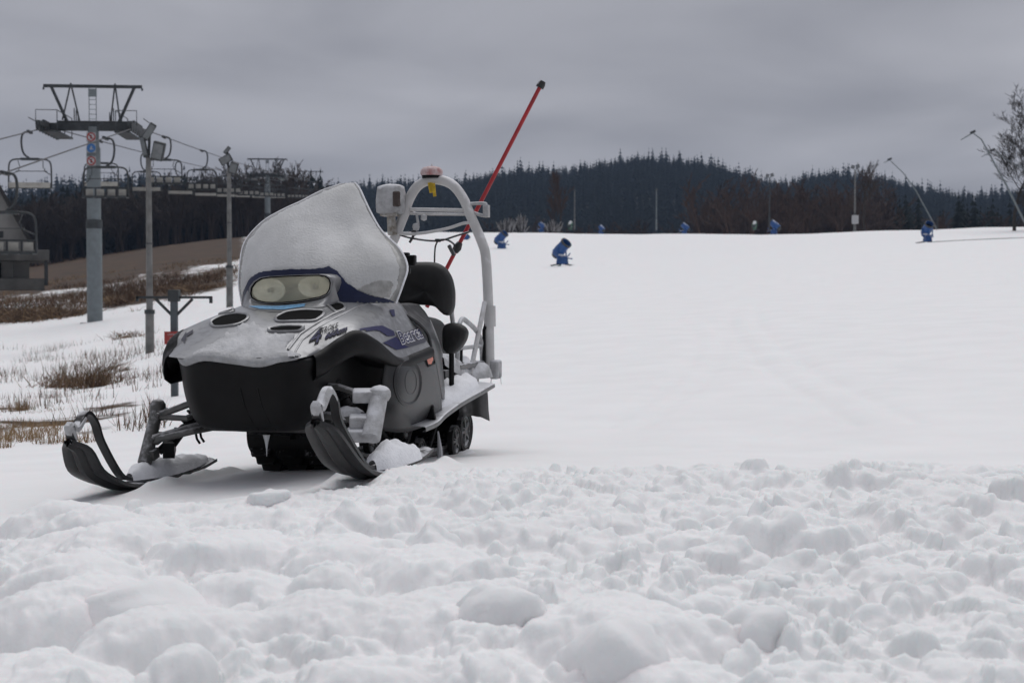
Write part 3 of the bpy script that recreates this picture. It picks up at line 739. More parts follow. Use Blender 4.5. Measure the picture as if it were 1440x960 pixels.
# side panels
SP = [[(543, 497, .43), (562, 503, .455), (585, 498, .462), (607, 488, .462)],
      [(538, 530, .42), (565, 530, .475), (590, 530, .475), (613, 520, .462)],
      [(534, 566, .40), (562, 568, .462), (592, 565, .455), (619, 556, .445)],
      [(528, 602, .35), (560, 607, .375), (592, 600, .37), (621, 582, .42)]]
sg = patch([[L(a, b, y=c) for a, b, c in r] for r in SP], 6)
side_mb = MB().grid(sg); side_t = bvh(side_mb)
panel = side_mb.build('side_panel', M_GREYP, sm, solid=.01, auto=False)
MB().grid(mirror(sg)).build('side_panel', M_GREYP, sm, solid=.01, auto=False)
def ell(cx, cy, rx, ry, n=28, a0=0, a1=2 * pi): return [(cx + rx * math.cos(a0 + (a1 - a0) * i / n), cy + ry * math.sin(a0 + (a1 - a0) * i / n)) for i in range(n + (0 if a1 - a0 > 6.2 else 1))]
def rim(poly, tree, r, name, m, parent, off=.0, closed=True, n=6):
    P = [hit(tree, a, b, off)[0] for a, b in poly]; P = [p for p in P if p is not None]
    if len(P) < 3: return
    if closed: P = P + [P[0]]
    return MB().tube(P, r, n, cap=not closed).build(name, m, parent)
rim(ell(572, 537, 18, 31), side_t, .012, 'clutch_ring', M_GREYP, panel)
rim(ell(576, 537, 8, 17), side_t, .007, 'clutch_ring', M_GREYP, panel)
decal(ell(576, 537, 7.5, 16), side_t, 'clutch_recess', M_BLACKP, panel, .003)
decal([(596, 502), (605, 501), (606, 505), (603, 512), (599, 512)], side_t, 'side_reflector', M_ORANGE, sm, .012)
rim([(594, 501), (607, 499), (609, 511), (600, 515)], side_t, .004, 'reflector_frame', M_BLACKP, sm, .008)
rim([(592, 531), (603, 523), (617, 520), (618, 540), (616, 556)], side_t, .006, 'panel_crease', M_GREYP, panel, closed=False)
# air intakes on the hood
VENTS = [[(386, 447.5), (402, 439), (428, 436), (458, 437.5), (453, 445), (442, 452), (417, 452), (390, 453)],
         [(377.5, 462), (400, 458), (429, 459), (422, 466), (403, 467), (379, 467)],
         [(295, 453), (310, 445), (333, 441), (350, 443), (348, 450), (335, 457), (313, 460), (300, 460)],
         [(305, 443), (310, 437), (320, 434), (329, 435), (328, 439)],
         [(459, 428), (469, 426), (480, 427), (486, 431), (484.6, 435), (473, 440), (466, 434)]]
def chaikin(P, k=2):
    for _ in range(k):
        Q = []
        for i in range(len(P)):
            a, b = P[i], P[(i + 1) % len(P)]
            Q += [(a[0] * .8 + b[0] * .2, a[1] * .8 + b[1] * .2), (a[0] * .2 + b[0] * .8, a[1] * .2 + b[1] * .8)]
        P = Q
    return P
for v in VENTS:
    v = chaikin(v); o = decal(v, hood_t, 'painted_intake', M_MATTEK, hood, .003)  # flat black face on the shell paints the shade inside the opening
    rim(v, hood_t, .0075, 'intake_lip', M_SILVER, hood, .002)
# creases in the shell
rim([(412, 500), (425, 478), (447, 461), (472, 447), (500, 433), (530, 423)], hood_t, .004, 'hood_crease', M_SILVER, hood, .001, closed=False)
rim([(405, 492), (422, 470), (443, 456), (468, 442), (484, 436)], hood_t, .006, 'hood_crease', M_SILVER, hood, .001, closed=False)
# graphics
decal([(526, 459), (537, 458), (553, 465.6), (555, 472), (545, 473), (537, 468)], hood_t, 'stripe', M_DECALB, hood)
decal([(538, 482), (556, 473.5), (566, 484), (574, 488.5), (557, 492)], hood_t, 'stripe', M_DECALB2, hood)
decal([(556, 472.5), (597, 457), (602, 480), (574, 488.5), (566, 484)], hood_t, 'stripe', M_DECALG, hood)
decal([(452, 494), (466, 483), (488, 470), (508, 462), (526, 459), (536, 466), (527, 464.5), (510, 467), (490, 475), (470, 488), (461, 495)], hood_t, 'stripe', M_DECALB, hood)
decal([(547, 436), (554, 435.5), (555, 445), (551, 445)], hood_t, 'stripe', M_DECALB, hood)
lettering('Bearcat', (563.5, 484.5), (34.5, -11), (-7.5, -17.5), hood_t, 'lettering', M_DECALW, hood, .005, .05)
lettering('Bearcat', (563.5, 484.5), (34.5, -11), (-7.5, -17.5), hood_t, 'lettering', M_DECALB, hood, .0066, .0)
lettering('4', (434, 487), (15, -5.5), (5, -20), hood_t, 'lettering', M_DECALK, hood, .004, .05)
lettering('4', (434.3, 486.6), (15, -5.5), (5, -20), hood_t, 'lettering', M_DECALB2, hood, .0056, .0)
lettering('STROKE', (447, 471.5), (27, -9), (2, -7.5), hood_t, 'lettering', M_DECALK, hood, .007, .02)
lettering('660cm', (456, 478), (30, -11), (4, -9), hood_t, 'lettering', M_DECALK, hood, .004, .07)
lettering('660cm', (456, 478), (30, -11), (4, -9), hood_t, 'lettering', M_DECALB, hood, .0056, .01)
lettering('4', (255, 483), (6, -2), (2, -13), hood_t, 'lettering', M_DECALG, hood, .004, .04)
decal([(262, 470), (272, 464), (271, 469), (263, 474)], hood_t, 'sticker', M_DECALG, hood, .004)
# snow on the hood
drape([(257, 512), (262, 503), (285, 489), (305, 479), (322, 468), (342, 456), (356, 455), (366, 461), (378, 469), (402, 470), (414, 471), (408, 480), (400, 490), (426, 500), (410, 506), (330, 508), (258, 516)], hood_t, 'hood_snow', M_HOODSNOW, sm, .009, 14, 1.7, 5, .8, .6, .06, 3)
gl = []
for (x, z, k) in ((1.13, .572, .82), (1.19, .580, .94), (1.215, .567, 1.0), (1.22, .553, 1.0), (1.205, .538, .98), (1.15, .54, .94)):
    half = [(0, 0), (-.005, .12), (-.028, .205), (-.10, .262), (-.19, .28)]
    pts = [(a, -b * 1.08) for a, b in half[::-1]][:-1] + half
    gl.append([Vector((x + a, b * k - .012, z + .008 * math.sin(b * 37) * (k > .9) + .004 * math.sin(b * 91))) for a, b in pts])
MB().grid(patch(gl, 4)).build('nose_snow', mat('grey_snow', (.27, .275, .28), .6, bump=.7, bscale=70, col2=(.40, .405, .42), vscale=14), sm, auto=False)  # snow lip in a darker mottled grey than the snow caps

# windscreen: rows from the cowl up; left edge, right edge, depth of the edges and forward bow
WS = [((342, 430), (556, 426), .30, .29), ((337, 402), (566, 399), .29, .28), ((338, 375), (572, 375), .26, .265), ((345, 341), (561, 350), .21, .235), ((369, 313), (536, 325), .17, .19), ((397, 296), (521, 300), .14, .15), ((425, 283), (511, 279), .11, .12), ((452, 269), (505, 266), .09, .08), ((478, 260), (499, 258), .08, .03)]
wg = []
for (a, b, xs, bw) in WS:
    A, B = L(*a, x=xs), L(*b, x=xs); row = []
    for i in range(9):
        s = i / 8; p = A.lerp(B, s); p.x += bw * (4 * s * (1 - s)) ** .9 - .035 * math.exp(-((s - .74) / .09) ** 2) * (.0, .4, .9, 1, .7, .3, 0, 0, 0)[len(wg)]
        row.append(p)
    wg.append(row)
wgf = patch(wg, 4); ws_mb = MB().grid(wgf); ws_t = bvh(ws_mb)
shield = ws_mb.build('windscreen', M_PLEXI, sm, solid=.006, auto=False)
decal([(341, 429), (343, 411), (351, 394), (361, 383), (400, 377), (450, 375), (463, 373), (476, 381), (488, 396), (502, 408), (520, 415), (545, 420), (553, 424), (556, 427), (450, 429), (342, 431)], ws_t, 'windscreen_trim', M_BLUE, sm, .0055)
CR = [(339, 424), (343, 412), (351, 397), (360, 387), (373, 383), (400, 381.5), (425, 380.5), (450, 379.5), (462, 377), (473, 384), (484, 396), (497, 406), (515, 414), (536, 419), (547, 422), (551, 417), (556, 408), (559, 396), (562, 377), (552, 352)] + \
     [(b[0] - 2.5, b[1] - 1) for a, b, _, _ in WS[4:]] + [(489, 257)] + [(a[0] + 2, a[1] + 1) for a, b, _, _ in WS[::-1]]
drape(CR, ws_t, 'windscreen_snow', M_CRUST, sm, .0065, 5, 1.5, 1.6, .3, .05, .03, 9)
edge = [r[-1] + Vector((0, .003, 0)) for r in wgf] + [r[0] + Vector((0, -.003, 0)) for r in wgf[::-1]]
MB().tube(edge, .0055, 6).build('windscreen_rim', M_SNOWCAP, sm)
drape([(501, 408), (512, 399), (530, 394), (545, 392), (552, 400), (548, 418), (535, 418), (515, 413)], ws_t, 'bare_plexi', M_PLEXI, sm, .0095, 2, 1.6, 2, .1, 0, .03, 4)

# headlight
LENS = [(353, 413), (354.5, 404), (360, 396.5), (368, 391.5), (380, 389.5), (400, 388.3), (425, 387.2), (449, 386.8), (457, 388), (463, 392), (465, 398), (463.5, 407), (459, 414), (450, 418), (430, 422), (412, 424.5), (395, 426), (374, 425.5), (362, 423), (355, 419)]
cx, cy = 410, 406
def lampP(a, b, dx=0):
    yy = (a - cx) / 60.0
    p = L(a, b, x=.635 - .05 * yy * yy); p.x += dx; return p
head = empty('headlight', (0, 0, 0)); head.parent = sm
def ring(scale, dx, grow=0): 
    return [lampP(cx + (a - cx) * scale + grow * (a - cx) / 60, cy + (b - cy) * scale + grow * (b - cy) / 24, dx) for a, b in LENS]
bz = MB(); g = [ring(1.0, -.004), ring(1.02, .006), ring(1.045, .008), ring(1.075, -.002), ring(1.10, -.04), ring(1.13, -.12)]
bz.grid([r + [r[0]] for r in g]).build('bezel', M_SILVER, head, auto=False)
MB().tube([*ring(1.0, .0), ring(1.0, .0)[0]], .0045, 6).build('seal', M_MATTEK, head)
for c, rx, ry in (((378, 408), 23, 17), ((441, 403), 22, 15)):
    g = []
    for k in range(7):
        t = k / 6; g.append([lampP(c[0] + rx * t * math.cos(q * pi / 12), c[1] + ry * t * math.sin(q * pi / 12), -.030 + .028 * t * t) for q in range(25)])
    MB().grid(g).build('reflector', M_REFL, head, auto=False)
    p = lampP(c[0], c[1], -.02); MB().lathe([(0, .02), (.010, .016), (.012, 0), (.012, -.02)], 10, Matrix.Translation(p) @ Matrix.Rotation(pi / 2, 4, 'Y')).build('bulb', M_GLASSL, head)
b = MB(); rg = ring(.995, -.032); b.add(rg, [tuple(range(len(rg)))]); b.build('lamp_back', mat('lamp_back', (.20, .20, .16), .4, metal=.2, col2=(.36, .355, .28), vscale=11), head, smooth=False)
lg = bpy.data.materials.new('headlight_lens'); lg.use_nodes = True
t = lg.node_tree; bs = t.nodes['Principled BSDF']; tr = t.nodes.new('ShaderNodeBsdfTransparent'); mxs = t.nodes.new('ShaderNodeMixShader')
bs.inputs['Base Color'].default_value = (.68, .66, .50, 1); bs.inputs['Roughness'].default_value = .12; mxs.inputs[0].default_value = .40
wv = t.nodes.new('ShaderNodeTexWave'); wv.inputs['Scale'].default_value = 26; wv.inputs['Distortion'].default_value = .3; wv.bands_direction = 'Y'
tcn = t.nodes.new('ShaderNodeTexCoord'); t.links.new(tcn.outputs['Object'], wv.inputs['Vector']); bpn = t.nodes.new('ShaderNodeBump'); bpn.inputs['Strength'].default_value = .25
t.links.new(wv.outputs['Fac'], bpn.inputs['Height']); t.links.new(bpn.outputs[0], bs.inputs['Normal'])
t.links.new(tr.outputs[0], mxs.inputs[1]); t.links.new(bs.outputs[0], mxs.inputs[2]); t.links.new(mxs.outputs[0], t.nodes['Material Output'].inputs[0])
g = []
for k in range(6):
    s = 1 - k / 5.5; g.append(ring(s, .012 * (1 - s * s)))
gg = [r + [r[0]] for r in g]; b = MB().grid(gg); o = len(b.v); n_ = len(gg[0]); b.f.append(tuple(range(o - n_, o - 1))); b.build('lens', lg, head, auto=False)

# silver skirt that carries the lamp down into the hood
top_ = [lampP(a, b, .006) for a, b in ((349, 408), (352, 417), (360, 424.5), (378, 428), (397, 428.5), (414, 427), (432, 424.5), (452, 420.5), (463, 414), (468, 402), (470, 393))]
bot_ = [hit(hood_t, a, b, .002)[0] or L(a, b, x=.45) for a, b in ((339, 428), (342, 431), (354, 435), (376, 438), (398, 438.5), (415, 437), (434, 434.5), (455, 431.5), (466, 429), (473, 427), (478, 426))]
sk = MB().grid(patch([top_, [a.lerp(b, .5) + Vector((.006, 0, 0)) for a, b in zip(top_, bot_)], bot_], 4)); sk_t = bvh(sk)
sk.build('lamp_skirt', M_SILVER, head, auto=False)
decal([(350, 431), (362, 430.5), (392, 430.8), (430, 427.5), (428, 431.5), (398, 435.8), (366, 435)], sk_t, 'sticker', M_STICK, hood, .003)
for px_ in (338, 362): rim([(px_, 545), (px_ + 6, 570), (px_ + 16, 592), (px_ + 26, 604)], fasc_t, .003, 'fascia_seam', M_BLACKP, sm, .001, closed=False)

# skis
def ski(sy, z0, tipx, tipz, apex, label):
    """blade with a turned-up tip, keel, loop handle, leg and snow"""
    e = empty('ski', (0, 0, 0)); e.parent = sm
    prof = [(.35, z0 + .025), (.55, z0 + .008), (.8, z0), (1.02, z0), (1.18, z0 + .012), (1.32, z0 + .05), (1.44, z0 + .105), (tipx - .06, tipz - .035), (tipx, tipz)]
    wid = [.040, .058, .062, .064, .070, .078, .079, .063, .018]
    C = catmull([Vector((a, 0, b)) for a, b in prof], 4); Wd = [v.x for v in catmull([Vector((q, 0, 0)) for q in wid], 4)]
    g = []
    for i, (p, q) in enumerate(zip(C, Wd)):
        t_ = (C[min(i + 1, len(C) - 1)] - C[max(i - 1, 0)]).normalized(); nrm = Vector((-t_.z, 0, t_.x))
        row = []
        for (s, h) in ((-1, .012), (-1, -.002), (-.62, -.006), (-.35, .0), (-.12, -.018), (.12, -.018), (.35, .0), (.62, -.006), (1, -.002), (1, .012), (.72, .008), (.4, .014), (0, .018), (-.4, .014), (-.72, .008), (-1, .012)):
            row.append(Vector((p.x, sy + s * q, p.z)) + nrm * h)
        g.append(row)
    MB().grid(g).build('blade', M_SKI, e)
    ap = Vector((apex[0], sy, apex[1]))
    lp = catmull([Vector((tipx - .03, sy, tipz - .01)), Vector((tipx - .01, sy, tipz + .06)), Vector((apex[0] + .075, sy, apex[1] - .055)), ap, Vector((apex[0] - .07, sy, apex[1] - .045)), Vector((apex[0] - .12, sy, apex[1] - .13)), Vector((1.18, sy, z0 + .06)), Vector((1.08, sy, z0 + .03))], 6)
    b = MB()
    rows = []
    for i, p in enumerate(lp):
        t_ = (lp[min(i + 1, len(lp) - 1)] - lp[max(i - 1, 0)]).normalized(); nr = Vector((-t_.z, 0, t_.x))
        rows.append([p + Vector((0, s * .017, 0)) + nr * h for s, h in ((-1, -.007), (1, -.007), (1, .007), (-1, .007), (-1, -.007))])
    b.grid(rows).build('loop_handle', M_SKI, e)
    k = int(len(lp) * .03); k2 = int(len(lp) * (.56 if sy > 0 else .40)); top = []
    for i in range(k, k2):
        p = lp[i]; t_ = (lp[i + 1] - lp[i - 1]).normalized() if i > 0 else (lp[1] - lp[0]).normalized(); nr = Vector((-t_.z, 0, t_.x))
        cc = p - Vector((apex[0] - .02, sy, apex[1] - .12)); nr = (cc - t_ * cc.dot(t_)).normalized()
        tp_ = min(1, (i - k + .3) / 4, (k2 - i) / 5)
        jj = .008 * (fbm(np.array(i * .5), np.array(sy * 9), 2, 3) - .3)
        top.append([p + Vector((0, s * (.020), 0)) + nr * (h + (jj if h > .01 else 0)) for s, h in ((-1, -.013), (-1, .010 * tp_ - .004), (-.5, .020 * tp_ - .004), (.5, .020 * tp_ - .004), (1, .010 * tp_ - .004), (1, -.013))])
    MB().grid(top).build('handle_snow', M_RIMED, e)
    return e
skiR = ski(-.53, .016, 1.565, .245, (1.44, .352), '')
skiL = ski(.53, .094, 1.67, .352, (1.55, .462), '')
def snow_heap(name, pts, widths, heights, e, m=M_SNOWCAP, seed=1, base=-.02):
    P = catmull(pts, 6); Wd = catmull([Vector((a, 0, 0)) for a in widths], 6); Hh = catmull([Vector((a, 0, 0)) for a in heights], 6); g = []
    for i, p in enumerate(P):
        t_ = (P[min(i + 1, len(P) - 1)] - P[max(i - 1, 0)]); t_.z = 0; t_.normalize(); sd_ = Vector((-t_.y, t_.x, 0)); row = []
        for k in range(13):
            s = k / 6 - 1; q = p + sd_ * s * Wd[i].x
            j = 1 + .7 * (float(fbm(np.array(q.x * 22 + 50), np.array(q.y * 22 + 50), 3, seed)) - .5)
            row.append(q + Vector((0, 0, base + (Hh[i].x - base) * math.sqrt(max(0, 1 - s * s)) * j)))
        g.append(row)
    return MB().grid(g).build(name, m, e, auto=False)
snow_heap('ski_snow', [(1.10, -.53, .06), (1.0, -.53, .06), (.85, -.53, .055), (.6, -.53, .06), (.40, -.53, .065)], [.02, .06, .07, .06, .02], [.01, .05, .05, .035, .01], skiR, seed=2)
snow_heap('ski_snow', [(1.06, .53, .13), (.98, .53, .13), (.88, .53, .13), (.74, .53, .13), (.60, .53, .13), (.52, .53, .13)], [.02, .06, .07, .075, .065, .02], [.02, .05, .075, .065, .045, .01], skiL, seed=5)
# legs (spindles) and suspension
lg_ = MB(); a, b_ = L(203, 652, y=-.53), L(222, 572, y=-.53)
lg_.tube([a, b_], [.030, .026], 12); lg_.lathe([(.0, .035), (.022, .03), (.034, .012), (.036, -.02), (.030, -.05)], 12, Matrix.Translation(b_))
for (px, py) in ((226, 582), (218, 616), (213, 638)):
    lg_.box(L(px, py, y=-.515), (.055, .05, .045), (0, .25, 0))
lg_.build('spindle', M_ARM, sm, bevel=.004)
for (px, py) in ((226, 583), (218, 617)): MB().lathe([(0, .012), (.011, .010), (.012, 0)], 8, Matrix.Translation(L(px, py, y=-.50) + Vector((.028, 0, 0))) @ Matrix.Rotation(pi / 2, 4, 'Y')).build('bolt', M_STEEL, sm)
lg_ = MB(); a, b_ = L(521, 618, y=.53), L(534, 553, y=.53)
lg_.tube([a, b_], [.040, .036], 14); lg_.lathe([(.0, .035), (.03, .028), (.046, .010), (.046, -.012), (.036, -.03)], 14, Matrix.Translation(b_))
for (px, py, sx) in ((520, 556, .14), (514, 592, .13), (511, 611, .13)):
    lg_.box(L(px, py, y=.49), (.07, sx, .050), (0, .2, .35))
lg_.build('spindle', M_RIMED, sm, bevel=.008)
def arm(pts, r, m, name='suspension_arm'): return MB().tube(pts, r, 10).build(name, m, sm)
arm([L(226, 583, y=-.50), L(268, 567, y=-.33), Vector((.78, -.25, .40))], .015, M_ARM)
arm([L(226, 586, y=-.50), L(262, 588, y=-.35), Vector((.62, -.25, .37))], .013, M_ARM)
arm([L(216, 617, y=-.50), L(285, 597, y=-.30), L(350, 588, y=-.1)], .019, M_ARM)
arm([L(216, 619, y=-.50), L(270, 606, y=-.30), Vector((.55, -.2, .26))], .015, M_ARM)
arm([L(515, 557, y=.48), Vector((.93, .34, .435)), Vector((.90, .22, .44))], .014, M_ARM)
arm([L(512, 592, y=.48), Vector((.94, .33, .315)), Vector((.90, .2, .315))], .018, M_ARM)
snow_heap('arm_snow', [Vector((.98, .46, .325)), Vector((.96, .41, .325)), Vector((.945, .36, .325)), Vector((.93, .31, .325))], [.02, .035, .03, .01], [.02, .035, .03, .01], sm, M_RIMED, 7)
# dampers: body, coil and rod
for s in (1, -1):
    top_, bot_ = Vector((.80, s * .24, .47)), Vector((.88, s * .44, .17 + (.06 if s > 0 else 0)))
    d_ = MB(); d_.tube([top_, top_.lerp(bot_, .55)], .026, 10); d_.tube([top_.lerp(bot_, .5), bot_], .014, 8); d_.build('damper', M_BLACKP, sm)
    co = []; ax_ = (bot_ - top_).normalized(); u_ = ax_.orthogonal().normalized(); v_ = ax_.cross(u_)
    for i in range(73): co.append(top_.lerp(bot_, .1 + .75 * i / 72) + (u_ * math.cos(i * pi / 6) + v_ * math.sin(i * pi / 6)) * .036)
    MB().tube(co, .006, 5).build('damper_coil', M_BLACKP, sm)
MB().tube([Vector((.8, -.24, .33)), Vector((.83, -.42, .24)), Vector((.90, -.5, .14))], .017, 8).box((.86, -.47, .16), (.09, .05, .07), (0, .3, .4)).build('steering_link', M_BLACKP, sm)
for q in ((275, 607), (281, 605)):
    a = L(q[0], q[1], y=-.32); MB().tube([a, a + Vector((.0, .006, -.03)), a + Vector((-.01, .015, -.05))], .006, 6).build('dangling_clip', M_BLACKP, sm)
a = L(375, 621, y=0.02); MB().tube([a + Vector((0, 0, .03)), a, a - Vector((0, 0, .03)), a - Vector((0, 0, .06))], [.016, .008, .003, .0015], 7).build('icicle', M_ICE, sm)
a = L(616, 606, y=.30); MB().tube([a, a + Vector((0, .01, -.09)), a + Vector((0, .012, -.17))], [.004, .013, .018], 7).build('ice_spike', M_ICE, sm)
# track
TP = catmull([Vector((.40, 0, .05)), Vector((0, 0, -.02)), Vector((-.6, 0, -.06)), Vector((-1.18, 0, -.09)), Vector((-1.33, 0, -.07)), Vector((-1.43, 0, .0)), Vector((-1.44, 0, .09)), Vector((-1.33, 0, .17)), Vector((-1.05, 0, .255)), Vector((-.5, 0, .30)), Vector((0, 0, .33)), Vector((.35, 0, .34)), Vector((.52, 0, .26)), Vector((.53, 0, .14)), Vector((.40, 0, .05))], 8)
track = MB().grid([[p + Vector((0, s * .25, 0)) for s in (-1, -.5, 0, .5, 1)] for p in TP]).build('track_belt', M_RUBBER, sm, solid=.014)
acc = [0]
for i in range(1, len(TP)): acc.append(acc[-1] + (TP[i] - TP[i - 1]).length)
nl = 62; lug = None
mid_ = Vector((-.45, 0, .12))
for k in range(nl):
    s = acc[-1] * k / nl; i = max(j for j in range(len(acc)) if acc[j] <= s); i = min(i, len(TP) - 2); f = (s - acc[i]) / max(1e-6, acc[i + 1] - acc[i])
    p = TP[i].lerp(TP[i + 1], f); t_ = (TP[i + 1] - TP[i]).normalized(); nr = Vector((t_.z, 0, -t_.x))
    if nr.dot(p - mid_) < 0: nr = -nr
    if lug is None:
        b = MB()
        for yy in (-.19, -.065, .065, .19): b.box((0, yy, .016), (.024, .105, .036), taper=.75)
        lug = b.build('track_lug', M_RUBBER, sm); o = lug
    else: o = lug.copy(); COL.objects.link(o); o.parent = sm
    o.location = p + nr * .006; Rm = Matrix((t_, Vector((0, 1, 0)), nr)).transposed()
    o.rotation_euler = Rm.to_euler()
# wheels of the slide
def wheel(x, z, y, r):
    e = empty('idler_wheel', (x, y, z)); e.parent = sm
    Rm = Matrix.Rotation(-pi / 2, 4, 'X')
    MB().lathe([(r * .78, -.016), (r, -.014), (r * 1.0, .014), (r * .8, .016), (r * .78, .01)], 22, Rm).build('tyre', M_RUBBER, e)
    b = MB().lathe([(0, .014), (r * .22, .014), (r * .26, .004), (r * .62, .004), (r * .70, .012), (r * .8, .012), (r * .8, -.01)], 22, Rm)
    for k in range(5):
        an = k * 2 * pi / 5; b.box((math.cos(an) * r * .45, .008, math.sin(an) * r * .45), (r * .5, .012, r * .12), (0, -an, 0))
    b.build('hub', M_STEEL, e)
for x, z, y, r in ((-1.31, .045, .235, .115), (-1.31, .045, -.235, .115), (-1.05, .015, .255, .09), (-1.05, .015, -.255, .09), (-.45, .02, .245, .07), (.05, .05, .245, .07), (-.75, .2, .235, .07), (-.2, .16, .245, .05), (.3, .14, .245, .05)): wheel(x, z, y, r)
for s in (1, -1):
    MB().tube([(.35, s * .2, .10), (.0, s * .21, .015), (-.5, s * .21, -.015), (-1.3, s * .21, -.035)], .022, 6).build('slide_rail', M_STEEL, sm)
    MB().tube([(-.2, s * .235, .02), (-.45, s * .235, .26)], .016, 8).build('rear_suspension_arm', M_BLACKP, sm); MB().tube([(-.62, s * .235, 0), (-.9, s * .235, .25)], .014, 8).build('rear_suspension_arm', M_BLACKP, sm)
MB().tube([(-.35, 0, .2), (-.62, 0, .04)], .035, 10).build('centre_damper', M_BLACKP, sm)
snow_heap('track_snow', [(-1.0, .29, -.07), (-1.15, .30, -.085), (-1.30, .30, -.10)], [.03, .06, .02], [.01, .05, .01], sm, M_SNOWCAP, 9)
# tunnel and running boards
tg = MB(); tg.box((-.62, 0, .405), (1.85, .50, .012)); tg.box((-.62, .255, .36), (1.85, .012, .10)); tg.box((-.62, -.255, .36), (1.85, .012, .10)); tg.build('tunnel', M_ALU, sm)
for s in (1, -1):
    g = []
    for (x, z) in ((.15, .205), (-.05, .215), (-.2, .245), (-.5, .282), (-.8, .307), (-1.12, .335)):
        row = [Vector((x, s * .262, z + .012)), Vector((x, s * .36, z + .008)), Vector((x, s * .455, z)), Vector((x, s * .468, z - .006)), Vector((x, s * .468, z - .024)), Vector((x, s * .45, z - .022))]
        g.append(row)
    MB().grid(patch(g, 3)).build('running_board', M_ALU, sm)
    fl = []
    for z, w0 in ((.33, 0), (.28, .01), (.22, .018), (.165, .035)):
        fl.append([Vector((-1.02 - .07 * (k / 5) + .012 * math.sin(k * 2.1) * (1 + w0 * 20), s * (.285 + .145 * k / 5 + w0 * .3), z - .004 * k - (.018 if k == 5 else 0))) for k in range(6)])
    MB().grid(patch(fl, 3)).build('snow_flap', M_FLAP, sm, solid=.006)
    snow_heap('board_snow', [Vector((-.16, s * .36, .255)), Vector((-.4, s * .35, .285)), Vector((-.7, s * .35, .31)), Vector((-.95, s * .34, .335)), Vector((-1.12, s * .33, .345))], [.03, .085, .09, .085, .03], [.01, .05, .065, .06, .01], sm, M_SNOWCAP, 12)
    MB().box((-.06, s * .40, .245), (.02, .10, .10), (0, .5, 0)).build('foot_stop', M_BLACKP, sm, bevel=.004)
# seat, knee panel and rests
g = []
for (x, zt, zb, hw) in ((.12, .76, .50, .16), (.0, .775, .46, .19), (-.2, .735, .44, .205), (-.5, .72, .43, .21), (-.9, .71, .43, .21), (-1.12, .68, .43, .20), (-1.17, .58, .45, .17)):
    g.append([Vector((x, s * hw * k, zt + (zb - zt) * q)) for s, k, q in ((-1, 1.0, 1), (-1, 1.0, .45), (-1, .90, .1), (-1, .55, 0), (1, 0, -.03), (1, .55, 0), (1, .90, .1), (1, 1.0, .45), (1, 1.0, 1))])
MB().grid(patch(g, 4)).build('seat', M_SEAT, sm, auto=False)
b = MB(); gi = [[Vector((x, s * hw, z)) for s, hw, z in ((1, .10, zt + .012), (1, .17, zt + .002), (1, .212, zt - .035), (1, .217, zt - .085))] for x, zt in ((-.02, .775), (-.15, .757), (-.28, .742), (-.36, .735))]
MB().grid(patch(gi, 3)).build('seat_insert', M_SEATG, sm, auto=False)
MB().grid(mirror(patch(gi, 3))).build('seat_insert', M_SEATG, sm, auto=False)
KP = [[(561, 427.5, .31), (575, 427, .29), (588, 429, .27)], [(566, 440, .36), (582, 441, .34), (598, 441, .31)], [(588, 455, .42), (596, 455, .40), (605, 455, .36)],
      [(601, 470, .445), (606, 470, .43), (611, 472, .39)], [(606, 490, .455), (612, 490, .44), (618, 492, .40)], [(613, 522, .455), (618, 522, .44), (622, 525, .40)], [(620, 560, .44), (622, 560, .43), (625, 562, .38)]]
kg = patch([[L(a, b, y=c) for a, b, c in r] for r in KP], 4)
MB().grid(kg).build('knee_panel', M_GREYP, sm, solid=.012, auto=False); MB().grid(mirror(kg)).build('knee_panel', M_GREYP, sm, solid=.012, auto=False)
for q in (((603, 452), (610, 468), (618, 490), (620, 500)), ((606, 480), (612, 492), (619, 505))):
    MB().tube([L(a, b, y=.30) for a, b in q], .012, 7).build('side_rail', M_RIMED, sm)
def pad(name, outline, x, th, m, yaw=0.0, rnd=.25):
    """upholstered cushion: an outline in the cross plane with a rounded front and back"""
    P = [L(a, b, x=x) for a, b in outline]; c = sum(P, Vector()) / len(P); g = []
    for s, k in ((-.5, .0), (-.5, .55), (-.42, .86), (-.25, .97), (0, 1.0), (.25, .97), (.42, .86), (.5, .55), (.5, .0)):
        row = []
        for p in P + [P[0]]:
            q = c + (p - c) * k; q.x += s * th - (abs(p.y - c.y) ** 2) * yaw; row.append(q)
        g.append(row)
    return MB().grid(g).build(name, m, sm, auto=False)
BK = chaikin([(548, 430), (545, 395), (550, 374), (572, 368.5), (612, 368), (626, 375), (635, 390), (639, 410), (638.5, 432), (634, 443), (627, 444), (621, 437), (612, 430), (580, 428)], 2)
pad('backrest', BK, -.62, .13, M_SEAT, .4)
MB().tube([L(633, 395, x=-.72), L(637.5, 420, x=-.74), L(635, 440, x=-.76), L(637, 455, x=-.78), L(641, 470, x=-.8)], .013, 8).build('backrest_post', M_RIMED, sm)
GP = chaikin([(623, 465), (626, 456), (634, 453.5), (645, 454), (654, 459), (658.5, 467), (656, 478), (650, 488), (641, 497), (630, 498), (623.5, 490)], 2)
pad('grab_pad', GP, -.62, .10, M_SEAT, .2)
MB().tube([L(635, 495, x=-.62), L(635, 515, x=-.62), L(635, 545, x=-.62)], .014, 8).build('pad_post', M_BLACKP, sm)
b = MB(); a = L(577, 366, x=-.05); b.box(a, (.04, .055, .05)).box(a + Vector((0, -.02, .02)), (.035, .03, .035)).box(a + Vector((0, -.12, -.05)), (.03, .24, .03)); b.build('handlebar', M_BLACKP, sm, bevel=.006)
